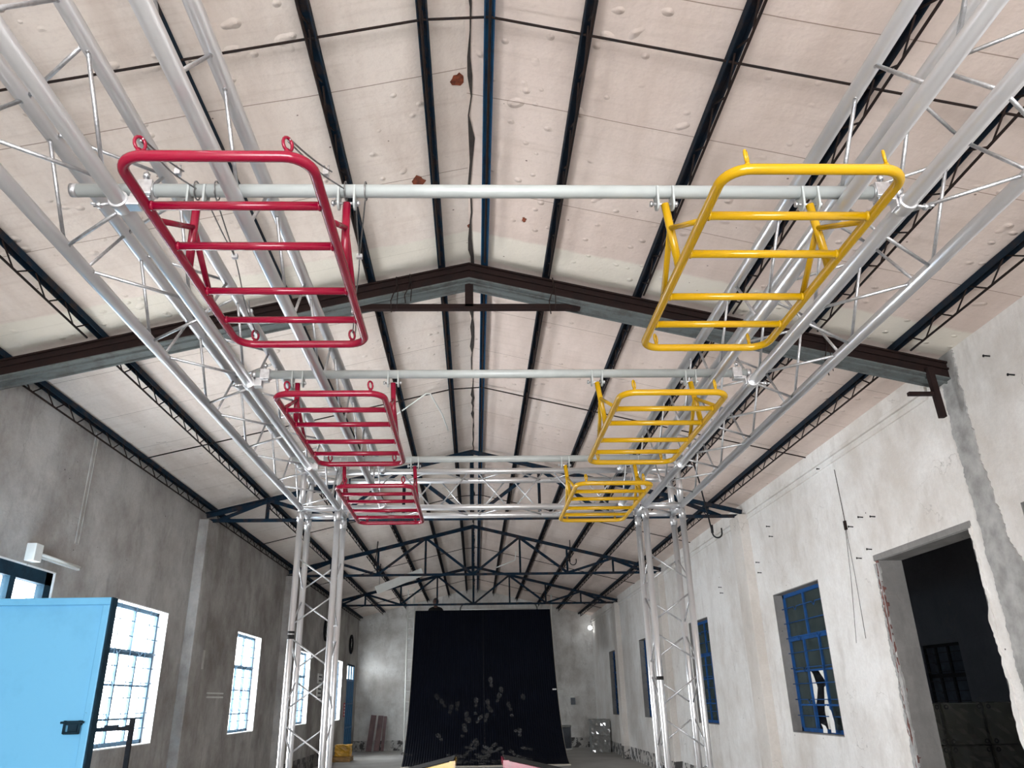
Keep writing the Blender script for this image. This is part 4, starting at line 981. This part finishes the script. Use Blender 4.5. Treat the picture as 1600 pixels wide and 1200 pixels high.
# nails in the right wall
rn = random.Random(5)
for y, z in ((10.6, 3.70), (10.55, 3.55), (11.2, 3.3), (11.18, 3.15), (8.25, 3.2), (8.0, 3.25), (7.75, 3.2), (8.2, 2.85), (7.95, 2.9), (8.75, 4.0), (5.5, 4.0), (5.3, 3.75), (13.1, 3.2), (13.05, 3.1)):
    bm = B(); tube(bm, (XR+.01, y, z), (XR-.05, y-.004, z+.004), .006, 6); tube(bm, (XR-.05, y, z+.004), (XR-.054, y, z+.004), .012, 8)
    tag(mk('wall_nail', bm, 'black_steel'), 'dark nail sticking out of the white right wall', 'nail', 'nails in the right wall')
# rust patches in the ceiling
for i, (x, y, s_) in enumerate(((-.10, 3.86, .055), (-.42, 4.83, .07), (-.03, 5.55, .03), (.42, 5.3, .03))):
    bm = B(); q = 11; z = ceilz(x)-.004; sl = SL if x < RIDX else -SL
    prism(bm, [(x+s_*rn.uniform(.35, 1)*math.cos(2*math.pi*k/q), y+s_*1.2*rn.uniform(.5, 1)*math.sin(2*math.pi*k/q)) for k in range(q)], 2, 0, .003)
    for v in bm.verts: v.co.z = ceilz(v.co.x)-.002-v.co.z
    tag(mk('rust_patch', bm, 'rust_hole'), 'rusty brown patch in the ceiling, %s' % ('at the ridge, topmost in the picture', 'left of the ridge above the nearest pipe', 'tiny one on the ridge near the beam', 'tiny one right of the ridge near the beam')[i], 'patch', 'rust patches in the ceiling')
# paper scraps in the broken window
for i, (y, z, h) in enumerate(((9.75, 1.09, .30), (9.98, 1.08, .10))):
    bm = B(); prism(bm, [(y-.05, z), (y+.06, z), (y+.05, z+h*.6), (y+.09, z+h), (y-.02, z+h*.8), (y-.06, z+h*.4)], 0, XR+.05, XR+.054)
    tag(mk('paper_scrap', bm, 'paper'), 'white torn paper stuck in the bottom of the broken window, %s' % ('larger', 'smaller'), 'paper') if False else tag(mk('paper_scrap', bm, 'paper'), 'torn white paper in the bottom of the broken window, %s piece' % ('larger', 'smaller')[i], 'paper')
# dark crates in the annex
for c in range(3):
    for r_ in range(2):
        x0_ = 6.22+c*.63; z0_ = .24+r_*.57
        t = thing('dark_crate', 'dark film-covered crate through the right doorway, %s row, %s column' % (('lower', 'upper')[r_], ('left', 'middle', 'right')[c]), 'crate', (x0_+.3, 12.3, z0_), 'covered crates in the dark room')
        bm = B(); bx(bm, x0_, x0_+.58, 12.02, 12.6, z0_, z0_+.55); mk('crate_body', bm, 'crate_dark', t, .02)
        bm = B()
        for cx in (x0_+.045, x0_+.535):
            for cz in (z0_+.045, z0_+.505): pipe_path(bm, [(cx+.026*math.cos(a), 11.995, cz+.026*math.sin(a)) for a in [2*math.pi*q/12 for q in range(12)]], .008, 6, True)
        mk('corner_ring', bm, 'crate_ring', t)
        bm = B(); cloth_box(bm, x0_-.008, x0_+.588, 11.99, 12.61, z0_-.004, z0_+.556, .012, 7, 30+c*3+r_); mk('film_cover', bm, 'black_film', t)
t = thing('pallet', 'low dark pallet under the covered crates in the dark room', 'pallet', (7.1, 12.3, 0))
for x in (6.25, 7.1, 7.9): bm = B(); bx(bm, x, x+.1, 12.0, 12.62, 0, .2); mk('bearer', bm, 'crate_dark', t)
bm = B(); bx(bm, 6.2, 8.1, 12.0, 12.62, .2, .235); mk('pallet_deck', bm, 'crate_dark', t)
